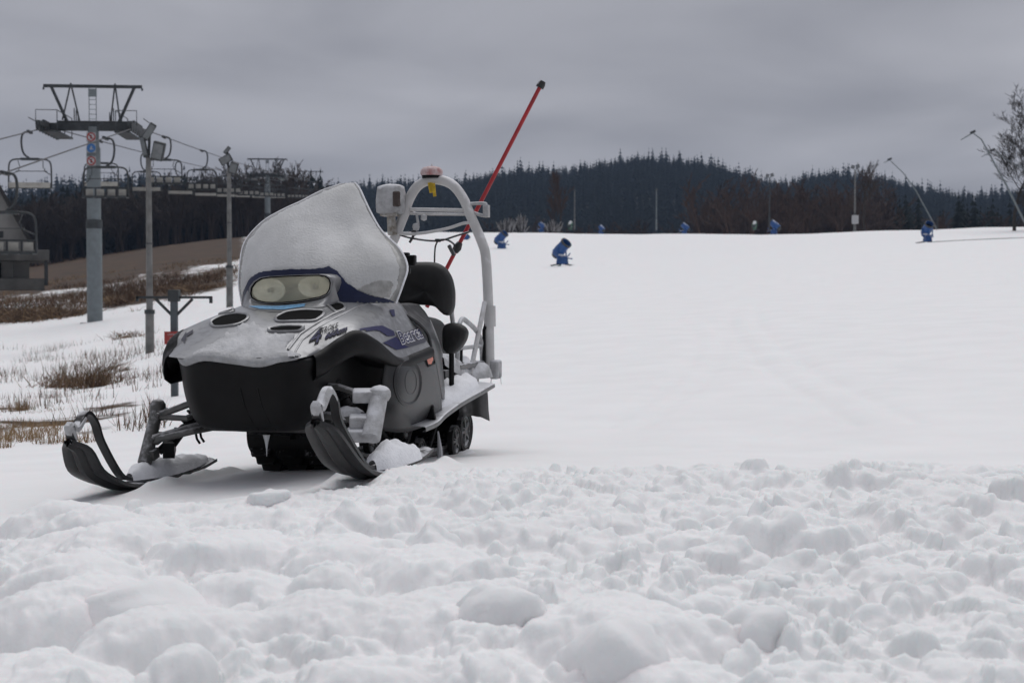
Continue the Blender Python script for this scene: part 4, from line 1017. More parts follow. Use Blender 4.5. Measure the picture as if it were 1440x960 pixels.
# heap of snow and clutter on the tunnel beside the seat
snow_heap('tunnel_snow', [L(618, 508, y=.27), L(628, 520, y=.27), L(645, 525, y=.27), L(662, 528, y=.27)], [.03, .06, .06, .03], [.03, .08, .06, .02], sm, M_RIMED, 15)
MB().box((-.55, .24, .37), (.5, .05, .09)).box((-.75, .28, .40), (.10, .06, .05)).tube([(-.35, .28, .43), (-.55, .30, .36)], .01, 6).tube([(-.15, .275, .37), (-1.2, .275, .385)], .008, 6).build('side_bracket', M_STEEL, sm, bevel=.004)
for zz in (.345, .36, .375, .39): MB().tube([(-.16, .266, zz), (-.52, .266, zz + .012)], .003, 5).build('cooler_fin', M_ALU, sm)
# rack
RK = M_WHITEB
for s in (1, -1):
    MB().tube(catmull([Vector((-.95, s * .30, .40)), Vector((-.98, s * .30, .62)), Vector((-1.03, s * .30, .68)), Vector((-1.12, s * .30, .68)), Vector((-1.38, s * .31, .585)), Vector((-1.45, s * .31, .40))], 5), .014, 8).build('rack_tube', M_RIMED, sm)
    MB().tube([Vector((-1.0, s * .30, .53)), Vector((-1.43, s * .31, .53))], .012, 8).build('rack_tube', M_RIMED, sm)
    MB().tube([Vector((-1.02, s * .30, .40)), Vector((-1.03, s * .30, .60))], .012, 8).build('rack_tube', M_BLACKP, sm)
    MB().tube([Vector((-1.18, s * .31, .38)), Vector((-1.42, s * .33, .78))], .015, 8).build('roll_bar_brace', M_WHITEB, sm)
MB().box((-1.2, 0, .43), (.55, .66, .03)).build('rack_floor', M_ALU, sm, bevel=.006)
for x in (-1.05, -1.3): MB().tube([(x, -.31, .44), (x, .31, .44)], .013, 8).build('rack_tube', M_RIMED, sm)
snow_heap('rack_snow', [Vector((-1.18, .30, .37)), Vector((-1.3, .33, .375)), Vector((-1.42, .35, .375))], [.03, .07, .03], [.02, .06, .02], sm, M_RIMED, 21)
snow_heap('rack_snow', [Vector((-.98, .22, .445)), Vector((-1.15, .2, .45)), Vector((-1.4, .2, .445))], [.03, .12, .05], [.01, .05, .01], sm, M_SNOWCAP, 22)
# roll bar
YC = .02
hoop = catmull([Vector((-1.45, .352, .36)), Vector((-1.45, .345, .72)), Vector((-1.45, .330, 1.02)), Vector((-1.45, .305, 1.125)), Vector((-1.45, .232, 1.29)), Vector((-1.45, .195, 1.375)), Vector((-1.45, .135, 1.452)), Vector((-1.45, .06, 1.486)), Vector((-1.45, -.015, 1.486)), Vector((-1.45, -.085, 1.45)), Vector((-1.45, -.135, 1.375)), Vector((-1.45, -.165, 1.29)), Vector((-1.45, -.225, 1.15)), Vector((-1.45, -.28, 1.03)), Vector((-1.45, -.295, .72)), Vector((-1.45, -.30, .36))], 5)
MB().tube(hoop, .029, 14).build('roll_bar', M_WHITEB, sm)
for s, y in ((1, .352), (-1, -.30)): MB().lathe([(0.0, .06), (.034, .06), (.036, -.06), (0, -.06)], 12, Matrix.Translation((-1.45, y, .70))).build('clamp', M_WHITEB, sm)
MB().tube([Vector((-1.45, .352, .72)), Vector((-1.42, .325, .62)), Vector((-1.42, .325, .38))], .010, 7).build('roll_bar_strut', M_BLACKP, sm)
snow_heap('foot_snow', [L(697, 522, x=-1.45) + Vector((0, 0, -.05)), L(698, 524, x=-1.5) + Vector((0, 0, -.05))], [.03, .03], [.10, .10], sm, M_RIMED, 24)
MB().box(L(697, 519, x=-1.47), (.10, .055, .11)).build('roll_bar_foot', M_RIMED, sm, bevel=.014)
MB().tube([L(560, 293, x=-1.45), L(580, 294.5, x=-1.44), L(660, 296, x=-1.45)], .011, 8).build('cross_bar', M_WHITEB, sm)
MB().tube([L(575, 300, x=-1.46), L(600, 301, x=-1.46), L(655, 301.5, x=-1.46)], .008, 8).build('cross_bar', M_WHITEB, sm)
def cable(name, pts, x, r, m): return MB().tube(catmull([L(a, b, x=x) for a, b in pts], 6), r, 6).build(name, m, sm)
cable('cable', [(558, 291), (568, 295), (580, 298), (590, 301), (610, 302), (650, 302)], -1.475, .006, M_CABLE)
cable('cable', [(550, 327), (575, 329), (600, 327), (630, 321), (652, 314), (668, 313)], -1.43, .009, M_WHITEB)
cable('cable', [(556, 328), (575, 334), (600, 338), (620, 338), (640, 332), (660, 326)], -1.44, .006, M_CABLE)
cable('cable', [(616, 338), (612, 348), (611, 369), (611, 385)], -1.44, .005, M_CABLE)
cable('cable', [(618, 337), (628, 337), (637, 342), (639, 347), (634, 355)], -1.44, .006, M_CABLE)
cable('cable', [(584, 322), (581, 332), (576, 341)], -1.44, .008, M_CABLE)
MB().box(L(616, 338, x=-1.44), (.02, .035, .02)).build('cable_clip', M_CABLE, sm, bevel=.005)
MB().box(L(583, 327, x=-1.44), (.02, .03, .035), (.5, 0, 0)).build('cable_clip', M_CABLE, sm, bevel=.005)
MB().box(L(635, 352, x=-1.43), (.02, .022, .07), (.5, 0, 0)).build('cable_plug', M_STEEL, sm, bevel=.006)
MB().lathe([(0, .022), (.018, .016), (.022, 0), (.016, -.02), (0, -.024)], 12, Matrix.Translation(L(585, 319, x=-1.44))).box(L(587, 308, x=-1.44), (.012, .012, .07), (.15, 0, 0)).lathe([(0, .02), (.018, .012), (.018, -.012), (0, -.02)], 12, Matrix.Translation(L(596, 306, x=-1.45))).build('tow_light', M_RIMED, sm)
# bracket for the marker pole
br = MB(); br.tube(catmull([L(657, 287, x=-1.45), L(680, 286, x=-1.45), L(684, 290, x=-1.45), L(684, 301, x=-1.45), L(678, 303, x=-1.45), L(660, 297, x=-1.45)], 4), .010, 8)
br.box(L(684, 297, x=-1.46), (.05, .03, .07)); br.build('pole_bracket', M_RIMED, sm, bevel=.008)
# beacon
e = empty('beacon', (0, 0, 0)); e.parent = sm
c = L(607, 251, x=-1.45); MB().lathe([(.0, .0), (.055, .0), (.058, .012), (.052, .022)], 18, Matrix.Translation(c)).build('beacon_base', M_BLACKP, e)
MB().lathe([(.060, .016), (.066, .028), (.064, .048), (.048, .064), (.02, .070), (0, .071)], 18, Matrix.Translation(c)).build('beacon_lens', M_PINK, e, auto=False)
MB().tube([c + Vector((0, 0, .066)), c + Vector((0, .002, .085))], [.008, .003], 6).build('ice_tip', M_ICE, e)
for k, (q0, q1) in enumerate((((603, 257), (607, 271)), ((608, 258), (613, 276)), ((606, 257), (608, 268)))):
    a, b_ = L(*q0, x=-1.41), L(*q1, x=-1.41); MB().box((a + b_) / 2, (.006, .018, (a - b_).length), (.2 if k != 1 else .1, 0, 0)).build('yellow_strap', M_YEL, sm)
# work lamp with snow on it
e = empty('work_lamp', (0, 0, 0)); e.parent = sm
c = L(550, 281, x=-1.40)
b = MB(); ro = random.Random(2)
bmx = bmesh.new(); bmesh.ops.create_cube(bmx, size=1); bmesh.ops.subdivide_edges(bmx, edges=bmx.edges[:], cuts=5, use_grid_fill=True)
for v in bmx.verts:
    p = v.co.copy(); q = p.normalized() * .62; p = p.lerp(q, .38); n_ = float(fbm(np.array(p.x * 4 + 9 + p.z * 3), np.array(p.y * 4 + 9), 3, 4)) - .5
    v.co = Vector((p.x * .12, p.y * .155, p.z * .165)) * (1 + .16 * n_) + c
me = bpy.data.meshes.new('lamp_snow'); bmx.to_mesh(me); bmx.free(); finish('lamp_snow', me, M_RIMED, e, auto=False)
MB().box(c + Vector((.045, .052, -.0)), (.05, .045, .09)).build('lamp_glass', mat('brown_lamp_glass', (.05, .035, .03), .2), e, bevel=.01)
MB().box(c + Vector((0, -.005, -.085)), (.09, .10, .02)).tube([c + Vector((0, 0, -.08)), L(550, 306, x=-1.40), L(552, 330, x=-1.42)], [.03, .026, .03], 10).build('lamp_stand', mat('dirty_lamp_stand', (.16, .135, .105), .6, col2=(.42, .42, .41), vscale=24), e, bevel=.004)

# red marker pole held by the roll bar bracket
p0, p1 = L(600, 432, x=-1.50), L(760, 121, x=-1.62)
root = empty('marker_pole', R0 + AX * p0.x + AY * p0.y + AZ * p0.z); 
base_w = root.location.copy()
def toW(v): return R0 + AX * v.x + AY * v.y + AZ * v.z
tip_w = toW(p1); dv = tip_w - base_w
MB().tube([Vector(), dv], .012, 10).build('pole', M_RED, root)
u = dv.normalized(); MB().tube([dv - u * .012, dv + u * .012, dv + u * .03], [.024, .024, .018], 10).build('cap', M_CABLE, root)
g_ = toW(L(642, 348, x=-1.515)) - base_w; MB().tube([u * (g_.dot(u) - .03), u * g_.dot(u), u * (g_.dot(u) + .035)], [.017, .026, .017], 10).build('grip', M_CABLE, root)
tag(root, 'long thin red pole with black cap leaning through the roll bar', 'pole')

# ------------------------------------------------------------------ loose lumps of snow in front
def chunk(px, py, d, s, seed, label, box=.0, sink=.25):
    bm = bmesh.new()
    if box: bmesh.ops.create_cube(bm, size=1.5); bmesh.ops.subdivide_edges(bm, edges=bm.edges[:], cuts=9, use_grid_fill=True)
    else: bmesh.ops.create_icosphere(bm, subdivisions=4, radius=1)
    p = W(px, py, d); z = G(p.x, d)
    rc = random.Random(seed * 7 + 1); pln = [(Vector((rc.uniform(-1, 1), rc.uniform(-1, .6), rc.uniform(-.2, 1))).normalized(), rc.uniform(.55, .8)) for _ in range(6)]
    for v in bm.verts:
        q = v.co.copy()
        if box: q = q.lerp(q.normalized(), .5)
        for n_, c_ in pln:
            ex = q.dot(n_) - c_
            if ex > 0: q = q - n_ * ex * .55
        n1 = float(fbm(np.array(q.x * 1.3 + seed * 3.1 + q.z), np.array(q.y * 1.3 + 7 + q.z * .8), 3, seed)) - .5
        n2 = float(fbm(np.array(q.x * 5 + seed + q.z * 4), np.array(q.y * 5 + 17 - q.z * 3), 2, seed + 2)) - .5
        v.co = Vector((q.x * s[0], q.y * s[1], q.z * s[2])) * (1 + .62 * n1 + .12 * n2)
    me = bpy.data.meshes.new('snow_chunk'); bm.to_mesh(me); bm.free()
    o = finish('snow_chunk', me, M_SNOW, auto=False); o.location = (p.x, d, min(p.z, z + s[2] * .28)); o.rotation_euler = (0, 0, seed)
    tag(o, label, 'snow chunk', 'loose chunks of snow on the bank')
chunk(376, 710, 5.0, (.105, .09, .068), 2, 'square-cut block of snow in front of the gap between the skis', .5)
chunk(465, 733, 4.75, (.062, .06, .054), 3, 'small rounded snow lump just right of the square block')
chunk(868, 940, 2.75, (.13, .12, .12), 4, 'largest smooth snow boulder at the bottom centre of the picture')
chunk(705, 862, 3.05, (.11, .11, .10), 8, 'big snow boulder just left of the largest one')
chunk(1097, 822, 3.5, (.048, .045, .048), 6, 'pale round snowball in the middle of the right-hand rubble')
chunk(1392, 692, 5.7, (.10, .09, .07), 7, 'rounded snow chunk on the rim of the bank at the right edge')
chunk(1070, 900, 3.0, (.095, .08, .085), 9, 'snow lump with a steep dark side below the pale snowball')
chunk(1225, 700, 5.6, (.11, .10, .075), 12, 'broad snow lump under the dark hollow at upper right of the bank')
chunk(1330, 800, 4.1, (.09, .09, .07), 14, 'rounded snow lump low on the right side of the bank')
chunk(200, 862, 3.3, (.20, .17, .10), 15, 'wide smooth snow mound at the lower left corner')
def stalk(px, py, d, h, lean, label):
    p = W(px, py, d); o = empty('dry_stalk', (p.x, d, p.z)); b = MB()
    b.tube([(0, 0, 0), (lean * .5, 0, h * .55), (lean, 0, h)], [.002, .0015, .001], 5).tube([(lean * .4, 0, h * .45), (lean * .4 + .012, 0, h * .7)], .001, 4)
    b.build('stem', M_RUST, o); tag(o, label, 'dry stalk')
stalk(1280, 935, 3.05, .055, -.008, 'thin dry twig sticking up from the snow at lower right')
stalk(1362, 952, 2.85, .012, .05, 'bent brown stalk at the bottom edge on the right')

# ------------------------------------------------------------------ chairlift
LDIR = Vector((-.088, 1, 0)).normalized(); LYAW = math.atan2(.088, 1)
def line_x(d, s): return -21.7 + s * 2.3 - .088 * (d - 74)
def rope_z(d, s=0):
    z1, z2, z3 = 8.9, 15.7, 23.3
    if d < 74: z = z1 - (74 - d) * .18
    elif d < 182: t = (d - 74) / 108; z = z1 + (z2 - z1) * t - 1.0 * t * (1 - t)
    elif d < 285: t = (d - 182) / 103; z = z2 + (z3 - z2) * t - 1.0 * t * (1 - t)
    else: z = z3 + (d - 285) * .06
    return CAMZ + z
for s, lb in ((-1, 'steel haul rope on the left side of the lift towers'), (1, 'steel haul rope on the right side of the lift towers')):
    pts = [(line_x(d, s), d, rope_z(d)) for d in [36, 45, 55, 65, 73.5] + list(np.linspace(75, 182, 24)) + list(np.linspace(190, 285, 10)) + [330]]
    tag(MB().tube(pts, .030, 6).build('haul_rope', M_ROPE), lb, 'rope')
def make_tower():
    e = empty('lift_tower', (0, 0, 0)); H = 10.3
    MB().lathe([(.40, 0), (.40, 5.3), (.36, 5.32), (.36, 9.2), (.30, 9.3), (.28, H)], 12).build('pylon', M_GALV, e)
    MB().box((0, 0, .08), (1.25, 1.25, .2)).build('footing', M_CONC, e)
    MB().lathe([(.425, 5.05), (.425, 5.5), (.38, 5.52)], 12).build('flange', M_DGREY, e)
    MB().box((0, 0, H), (4.4, .35, .38)).box((0, 0, H + .25), (3.6, .25, .12)).build('cross_arm', M_DGREY, e, bevel=.03)
    for s in (-1, 1):
        b = MB(); b.box((s * 2.25, 0, H - .05), (.22, 4.6, .22)); b.box((s * 1.75, 0, H - .42), (.75, 3.4, .08)); b.box((s * 2.25, 0, H + .12), (.14, 2.4, .2))
        b.build('sheave_beam', M_DGREY, e, bevel=.02)
        for k in range(8):
            MB().lathe([(0, -.07), (.20, -.07), (.25, -.05), (.21, 0), (.25, .05), (.20, .07), (0, .07)], 12, Matrix.Translation((s * 2.3, -2.1 + k * .6, H - .22)) @ Matrix.Rotation(pi / 2, 4, 'Y')).build('sheave', M_DGREY, e)
        r = MB()
        for yy in (-1.7, 0, 1.7): r.tube([(s * 1.45, yy, H - .38), (s * 1.45, yy, H + .65)], .025, 5)
        r.tube([(s * 1.45, -1.7, H + .65), (s * 1.45, 1.7, H + .65)], .025, 5).tube([(s * 2.85, -1.7, H + .25), (s * 2.85, 1.7, H + .25)], .025, 5)
        r.tube([(s * 1.45, -1.7, H + .65), (s * 2.5, -1.7, H + .65), (s * 2.5, -1.7, H - .1)], .025, 5)
        r.build('catwalk_rail', M_DGREY, e)
        MB().tube([(s * 2.1, 0, H + 2.05), (s * 1.35, 0, H + .35), (s * 1.25, 0, H + .2)], .085, 6).build('gantry_leg', M_DGREY, e)
        MB().tube([(s * 1.12, 0, H + 2.25), (s * 1.45, -.5, H + .3)], .045, 5).tube([(s * 1.12, 0, H + 2.25), (s * .78, .5, H + .3)], .045, 5).build('hoist_frame', M_DGREY, e)
        for k in range(3): MB().tube([(s * (1.0 - .1 * k), .2, H + .3), (s * (1.0 - .1 * k), .2, H + 1.0 - .1 * k)], .03, 5).build('rail_post', M_DGREY, e)
    MB().box((0, 0, H + 2.1), (5.0, .12, .16)).tube([(-2.5, 0, H + 2.03), (-2.5, 0, H + 1.9)], .05, 5).tube([(2.5, 0, H + 2.03), (2.5, 0, H + 1.9)], .05, 5).build('gantry_beam', M_DGREY, e)
    ld = MB(); ld.tube([(-.18, -.1, H), (-.18, -.1, H + 2.05)], .022, 5).tube([(.18, -.1, H), (.18, -.1, H + 2.05)], .022, 5)
    for k in range(8): ld.tube([(-.18, -.1, H + .15 + .25 * k), (.18, -.1, H + .15 + .25 * k)], .018, 5)
    ld.box((0, -.12, H + 1.75), (.42, .06, .4)); ld.build('ladder', M_GALV, e)
    return e
tw = make_tower()
TW = [(74, 'nearest grey lift tower carrying three round signs'), (182, 'second lift tower, half hidden by the windscreen snow'), (285, 'farthest small lift tower just above the windscreen snow')]
tower1 = None
for i, (d, lb) in enumerate(TW):
    o = tw if i == 0 else copy_tree(tw)
    x = line_x(d, 0); top = rope_z(d) - 10.3 - .02
    gz = G(x, d); o.location = (x, d, top); o.rotation_euler = (0, 0, LYAW); tag(o, lb, 'lift tower', 'towers of the chairlift')
    if i == 0: tower1 = o
# three round signs on the nearest tower
for k, (zc, kind) in enumerate(((9.75, 'no'), (9.18, 'go'), (8.52, 'no'))):
    e = empty('round_sign', (0, 0, 0)); x = line_x(74, 0); zb = tower1.location.z
    yq = 74 - .37; e.location = (x + .0, yq, zb + zc)
    Rx = Matrix.Rotation(pi / 2, 4, 'X')
    MB().box((0, -.02, 0), (.48, .02, .48)).build('plate', M_PLATE, e)
    def disc(r, m, n_, yy):
        MB().lathe([(0, .0), (r, .0), (r, -.01)], 20, Matrix.Translation((0, yy, 0)) @ Rx).build(n_, m, e)
    if kind == 'no':
        disc(.23, M_SIGNR, 'ring', -.036); disc(.165, M_SIGNW, 'disc', -.042)
        MB().box((0, -.05, 0), (.40, .008, .055), (0, pi / 4, 0)).build('slash', M_SIGNR, e); MB().box((0, -.046, 0), (.08, .006, .2)).build('figure', M_DECALK, e)
    else:
        disc(.23, M_SIGNB, 'disc', -.036); MB().box((0, -.045, 0), (.06, .006, .2), (0, .3, 0)).box((0.03, -.045, -.04), (.2, .006, .04), (0, .2, 0)).build('figure', M_SIGNW, e)
    tag(e, ['red and white prohibition sign, topmost on the near lift tower', 'round blue sign between two red ones on the near lift tower', 'red and white prohibition sign, lowest on the near lift tower'][k], 'sign')

def make_chair(pads=True):
    e = empty('lift_chair', (0, 0, 0))
    MB().box((0, 0, -.02), (.12, .8, .12)).build('grip', M_DGREY, e)
    MB().tube(catmull([Vector((0, 0, 0)), Vector((.32, 0, -.1)), Vector((.40, 0, -.55)), Vector((.30, 0, -1.05)), Vector((0, 0, -1.32))], 5), .05, 7).build('hanger', M_DGREY, e)
    MB().tube(catmull([Vector((-1.02, 0, -2.72)), Vector((-1.02, 0, -2.2)), Vector((-1.0, 0, -1.62)), Vector((-.86, 0, -1.40)), Vector((-.5, 0, -1.34)), Vector((.5, 0, -1.34)), Vector((.86, 0, -1.40)), Vector((1.0, 0, -1.62)), Vector((1.02, 0, -2.2)), Vector((1.02, 0, -2.72))], 4), .042, 7).build('bail', M_DGREY, e)
    MB().box((0, 0, -1.34), (.9, .22, .12)).build('head_beam', M_DGREY, e, bevel=.02)
    b = MB(); (b.box((0, .12, -2.28), (2.04, .05, .06)) if pads else b).box((0, .10, -2.72), (2.04, .07, .07)).box((0, -.42, -2.72), (2.0, .06, .06))
    for s in (-1.0, -.5, 0, .5, 1.0): b.box((s, .12, -2.5 if pads else -2.66), (.06, .06, .46 if pads else .16)); b.box((s, -.15, -2.74), (.05, .56, .05))
    b.build('seat_frame', M_DGREY, e)
    for k in range(4):
        if pads: MB().box((-.75 + k * .5, .02, -2.5), (.34, .05, .30)).build('back_pad', M_PAD, e, bevel=.02)
        MB().box((-.75 + k * .5, -.17, -2.69), (.42 if pads else .49, .5, .05)).build('seat_pad', M_DGREY if pads else M_PAD, e, bevel=.02)
    if not pads: MB().box((0, .13, -2.62), (1.98, .06, .26)).build('seat_shell', M_PAD, e, bevel=.02)
    b = MB(); b.tube([(-.98, .05, -2.1), (-.62, -.35, -1.9), (-.62, -.35, -1.75)], .025, 5).tube([(.98, .05, -2.1), (.62, -.35, -1.9), (.62, -.35, -1.75)], .025, 5).tube([(-.75, -.35, -1.9), (.75, -.35, -1.9)], .022, 5)
    b.tube([(-.6, -.1, -1.4), (-.55, -.35, -1.75)], .02, 5).tube([(.6, -.1, -1.4), (.55, -.35, -1.75)], .02, 5); b.build('safety_bar', M_DGREY, e)
    return e
ch = {1: make_chair(True), -1: make_chair(False)}; used = set()
CH = [(1, 48.2, 'nearest empty lift chair at the left edge in front of the grey house'), (-1, 70, 'empty lift chair hanging left of the near tower against the sky'), (1, 65.5, 'empty lift chair hanging in front of the near tower pylon'),
      (1, 82.7, 'empty lift chair hanging behind the floodlight pole with two lamps'), (1, 99.6, 'empty lift chair between the two floodlight poles against the trees')]
ORD = ['first', 'second', 'third', 'fourth', 'fifth', 'sixth', 'seventh', 'eighth', 'ninth', 'tenth']
for k, d in enumerate((87.5, 104, 121, 138, 155, 172, 196, 214, 232, 250)): CH.append((-1, d, 'small empty lift chair with pale seat bar, %s past the near tower, left rope' % ORD[k]))
for k, d in enumerate((116.5, 133.4, 150.3, 167.2, 200, 217, 234, 251)): CH.append((1, d, 'small empty lift chair with pale pads, %s past the near tower, right rope' % ORD[k + 2]))
for s, d, lb in CH:
    o = copy_tree(ch[s]) if s in used else ch[s]; used.add(s)
    o.location = (line_x(d, s), d, rope_z(d)); o.rotation_euler = (0, 0, LYAW + (0 if s > 0 else pi) + rr.uniform(-.06, .06)); tag(o, lb, 'lift chair', 'chairs of the chairlift')

# ------------------------------------------------------------------ floodlight poles
def flood_pole(px, ytop, ybase, d, r, lamps, label, m=M_POLE):
    pb = W(px, ybase, d); x = pb.x; e = empty('floodlight_pole', (x, d, pb.z)); H = W(px, ytop, d).z - pb.z
    b = MB(); b.tube([(0, 0, -.4), (0, 0, H * .25)], [r * 1.5, r * 1.4], 10).tube([(0, 0, H * .25), (0, 0, H)], [r * 1.1, r * .85], 10); b.build('pole', m, e)
    MB().tube([(0, 0, H * .24), (0, 0, H * .26)], r * 1.7, 10).tube([(0, 0, H * .58), (0, 0, H * .585)], r * 1.2, 10).build('collar', M_DGREY, e)
    for (dx, dz, w_, h_, rx, ry) in lamps:
        f = MB().box((dx, -.08, H + dz), (w_, .16, h_), (rx, ry, 0)).build('lamp_housing', M_DGREY, e, bevel=.03)
        Rm = Euler((rx, ry, 0)).to_matrix(); q = Vector((dx, -.08, H + dz)) + Rm @ Vector((0, -.085, 0))
        MB().box(q, (w_ * .8, .012, h_ * .8), (rx, ry, 0)).build('lamp_glass', M_GLASSL, f)
        MB().tube([(0, 0, H - .1), (dx, 0, H + dz)], .04, 6).build('bracket', M_DGREY, e)
    tag(e, label, 'floodlight'); return e
flood_pole(211, 222, 510, 40, .085, [(.04, .72, .52, .20, .3, -1.0), (.30, .18, .34, .52, .2, .25), (-.10, .30, .14, .62, 0, -.2)], 'nearest tall floodlight pole with two dark lamps, left of the snowmobile')
flood_pole(323, 236, 421, 62, .10, [(-.12, .35, .55, .34, .2, -.5), (.22, -.02, .36, .5, .2, .3), (-.06, .75, .16, .36, 0, .7)], 'second floodlight pole, nearer to the windscreen')
flood_pole(1202, 240, 321, 200, .12, [(-.35, .5, .5, .5, .2, .3), (.35, .6, .5, .5, .2, -.3)], 'tall floodlight pole with two lamps on the crest, right of centre', M_POLE)
flood_pole(1082, 250, 321, 215, .10, [(-.35, .3, .5, .5, .2, .3), (.35, .4, .5, .5, .2, -.3)], 'thin floodlight pole on the crest beside the blue snow gun', M_DGREY)
flood_pole(923, 268, 320, 225, .10, [(0, .15, .32, .3, 0, 0)], 'pale single-lamp pole on the crest in the middle of the picture', M_GALV)
flood_pole(808, 268, 319, 228, .08, [(0, .1, .2, .2, 0, 0)], 'thin dark pole on the crest right of the slim brown tree', M_POLE)
MB_ = MB().box((0, -.2, 1.2), (.9, .3, 1.2)); p = W(1202, 321, 199.5); o = MB_.build('switch_box', M_SIGNW, None, bevel=.05); o.location = p; tag(o, 'small pale switch box at the foot of the tall crest floodlight', 'switch box')

# ------------------------------------------------------------------ rope tow mast with red sign
p = W(246, 585, 17.0); e = empty('tow_mast', (p.x, 17.0, G(p.x, 17.0))); H = W(246, 411, 17).z - e.location.z
MB().box((0, 0, H / 2), (.08, .08, H)).build('post', M_GALV2, e, bevel=.01)
MB().box((0, 0, H - .04), (.13, .12, .14)).build('head', M_DGREY, e, bevel=.01)
MB().box((0, 0, H - .06), (.90, .03, .03)).box((.44, 0, H - .09), (.035, .035, .08)).box((-.44, 0, H - .08), (.03, .03, .06)).build('cross_arm', M_DGREY, e)
for s in (-1, 1): MB().tube([(0, 0, H - .30), (s * .22, 0, H - .08)], .018, 6).build('brace', M_DGREY, e)
tag(e, 'low grey rope tow mast with a cross arm, just left of the hood', 'tow mast')
a, b_ = W(231, 466, 16.9), W(257, 484, 16.9); e = empty('red_sign', (a + b_) / 2)
wd, hh = b_.x - a.x, a.z - b_.z
MB().box((0, 0, 0), (wd, .015, hh)).build('board', M_SIGNR, e, bevel=.004)
for k, f in enumerate((.62, .42, .66)):
    v, fc = text2(['UWAGA', 'ZAKAZ', 'WSTĘPU'][k]); mw = max(q[0] for q in v); sc_ = wd * f / mw
    b = MB().add([((q[0] - mw / 2) * sc_, -.011, (q[1] - .35) * min(sc_, .045) * .95 + hh * (.27 - .27 * k)) for q in v], fc); b.build('lettering', M_SIGNW, e, smooth=False)
tag(e, 'red sign with three lines of white lettering beside the rope tow mast', 'sign')

# ------------------------------------------------------------------ snow guns
def make_gun(m=None):
    m = m or M_GUN
    e = empty('snow_gun', (0, 0, 0))
    tilt = Matrix.Translation((0, 0, 1.38)) @ Matrix.Rotation(math.radians(-52), 4, 'X')   # barrel axis up and back
    ax = Matrix.Translation((0, 0, 1.35)) @ Matrix.Rotation(math.radians(50), 4, 'Y')
    MB().lathe([(.33, -.75), (.42, -.62), (.44, -.2), (.41, .15), (.40, .50), (.43, .52), (.43, .62), (.36, .62), (.35, .2)], 18, ax).build('barrel', m, e)
    MB().lathe([(0, .20), (.35, .20)], 18, ax).lathe([(0, .4), (.12, .35), (.14, .2)], 12, ax).build('fan', M_MATTEK, e)
    MB().lathe([(.365, .625), (.445, .625), (.445, .50)], 18, ax).build('nozzle_ring', M_DGREY, e)
    MB().lathe([(0, -.98), (.25, -.93), (.36, -.72)], 14, ax).build('intake_grille', M_DGREY, e)
    MB().tube([(-.0, -.48, .75), (-.0, -.48, 1.4)], .06, 8).tube([(0, .48, .75), (0, .48, 1.4)], .06, 8).box((0, 0, .72), (.25, 1.05, .12)).build('fork', m, e, bevel=.02)
    MB().box((.05, 0, .42), (.75, .62, .55), taper=.85).build('compressor_box', m, e, bevel=.05)
    MB().tube([(.45, -.1, .65), (.8, -.2, .75), (.95, -.15, .95)], .05, 6).tube([(.45, .1, .6), (.85, .2, .55)], .05, 6).build('hose', m, e)
    f = MB()
    for an in (.4, 2.5, 4.5): f.tube([(0, 0, .2), (math.cos(an) * .9, math.sin(an) * .9, .05)], .05, 6)
    f.build('tripod', M_DGREY, e)
    for an in (.4, 2.5, 4.5): MB().lathe([(0, .05), (.12, .04), (.14, -.03), (0, -.05)], 10, Matrix.Translation((math.cos(an) * .9, math.sin(an) * .9, .05))).build('foot', M_DGREY, e)
    snow_heap('gun_snow', [Vector((-.5, 0, .98)), Vector((-.1, -.1, .86)), Vector((.3, -.1, .78))], [.1, .26, .1], [.02, .12, .02], e, M_SNOWCAP, 31, -.05)
    return e
gun = make_gun()
GUNS = [(790, 380, 118, 1.12, -.75, 'nearest blue snow gun on the open run, barrel tilted up to the right'), (705, 356.5, 162, 1.12, -.6, 'blue snow gun beside the roll bar, second nearest on the run'), (1304, 331, 122, .95, -1.45, 'blue snow gun on the right of the run facing the viewer on spread feet'),
        (1089, 331, 226, 1.25, 2.6, 'blue snow gun at the crest right of centre, half behind the ridge'), (963, 329, 236, 1.05, 2.8, 'small blue snow gun behind the crest near the single-lamp pole'), (762, 325, 238, .95, 2.7, 'small blue snow gun behind the crest between frosted bushes'), (846, 328, 242, .9, 2.2, 'blue snow gun almost hidden by the crest, only its top showing'), (655, 347, 190, .85, .3, 'small blue snow gun seen through the roll bar')]
for i, (px, py, d, s, rz, lb) in enumerate(GUNS):
    o = gun if i == 0 else copy_tree(gun)
    p = W(px, py, d); o.location = (p.x, d, min(p.z, G(p.x, d) + .3) if i > 2 else G(p.x, d) - .05); o.scale = (s, s, s); o.rotation_euler = (0, 0, rz); tag(o, lb, 'snow gun', 'snow guns on the slope')
for px, d, lb in ((802, 234, 'green snow-dusted machine behind the crest beside the thin dark pole'), (1061, 236, 'small green machine behind the crest left of the blue snow gun')):
    g2 = make_gun(M_GUNG); p = W(px, 324, d); g2.location = (p.x, d, p.z); g2.scale = (.8, .8, .8); g2.rotation_euler = (0, 0, 1.2); tag(g2, lb, 'snow gun', 'snow guns on the slope')
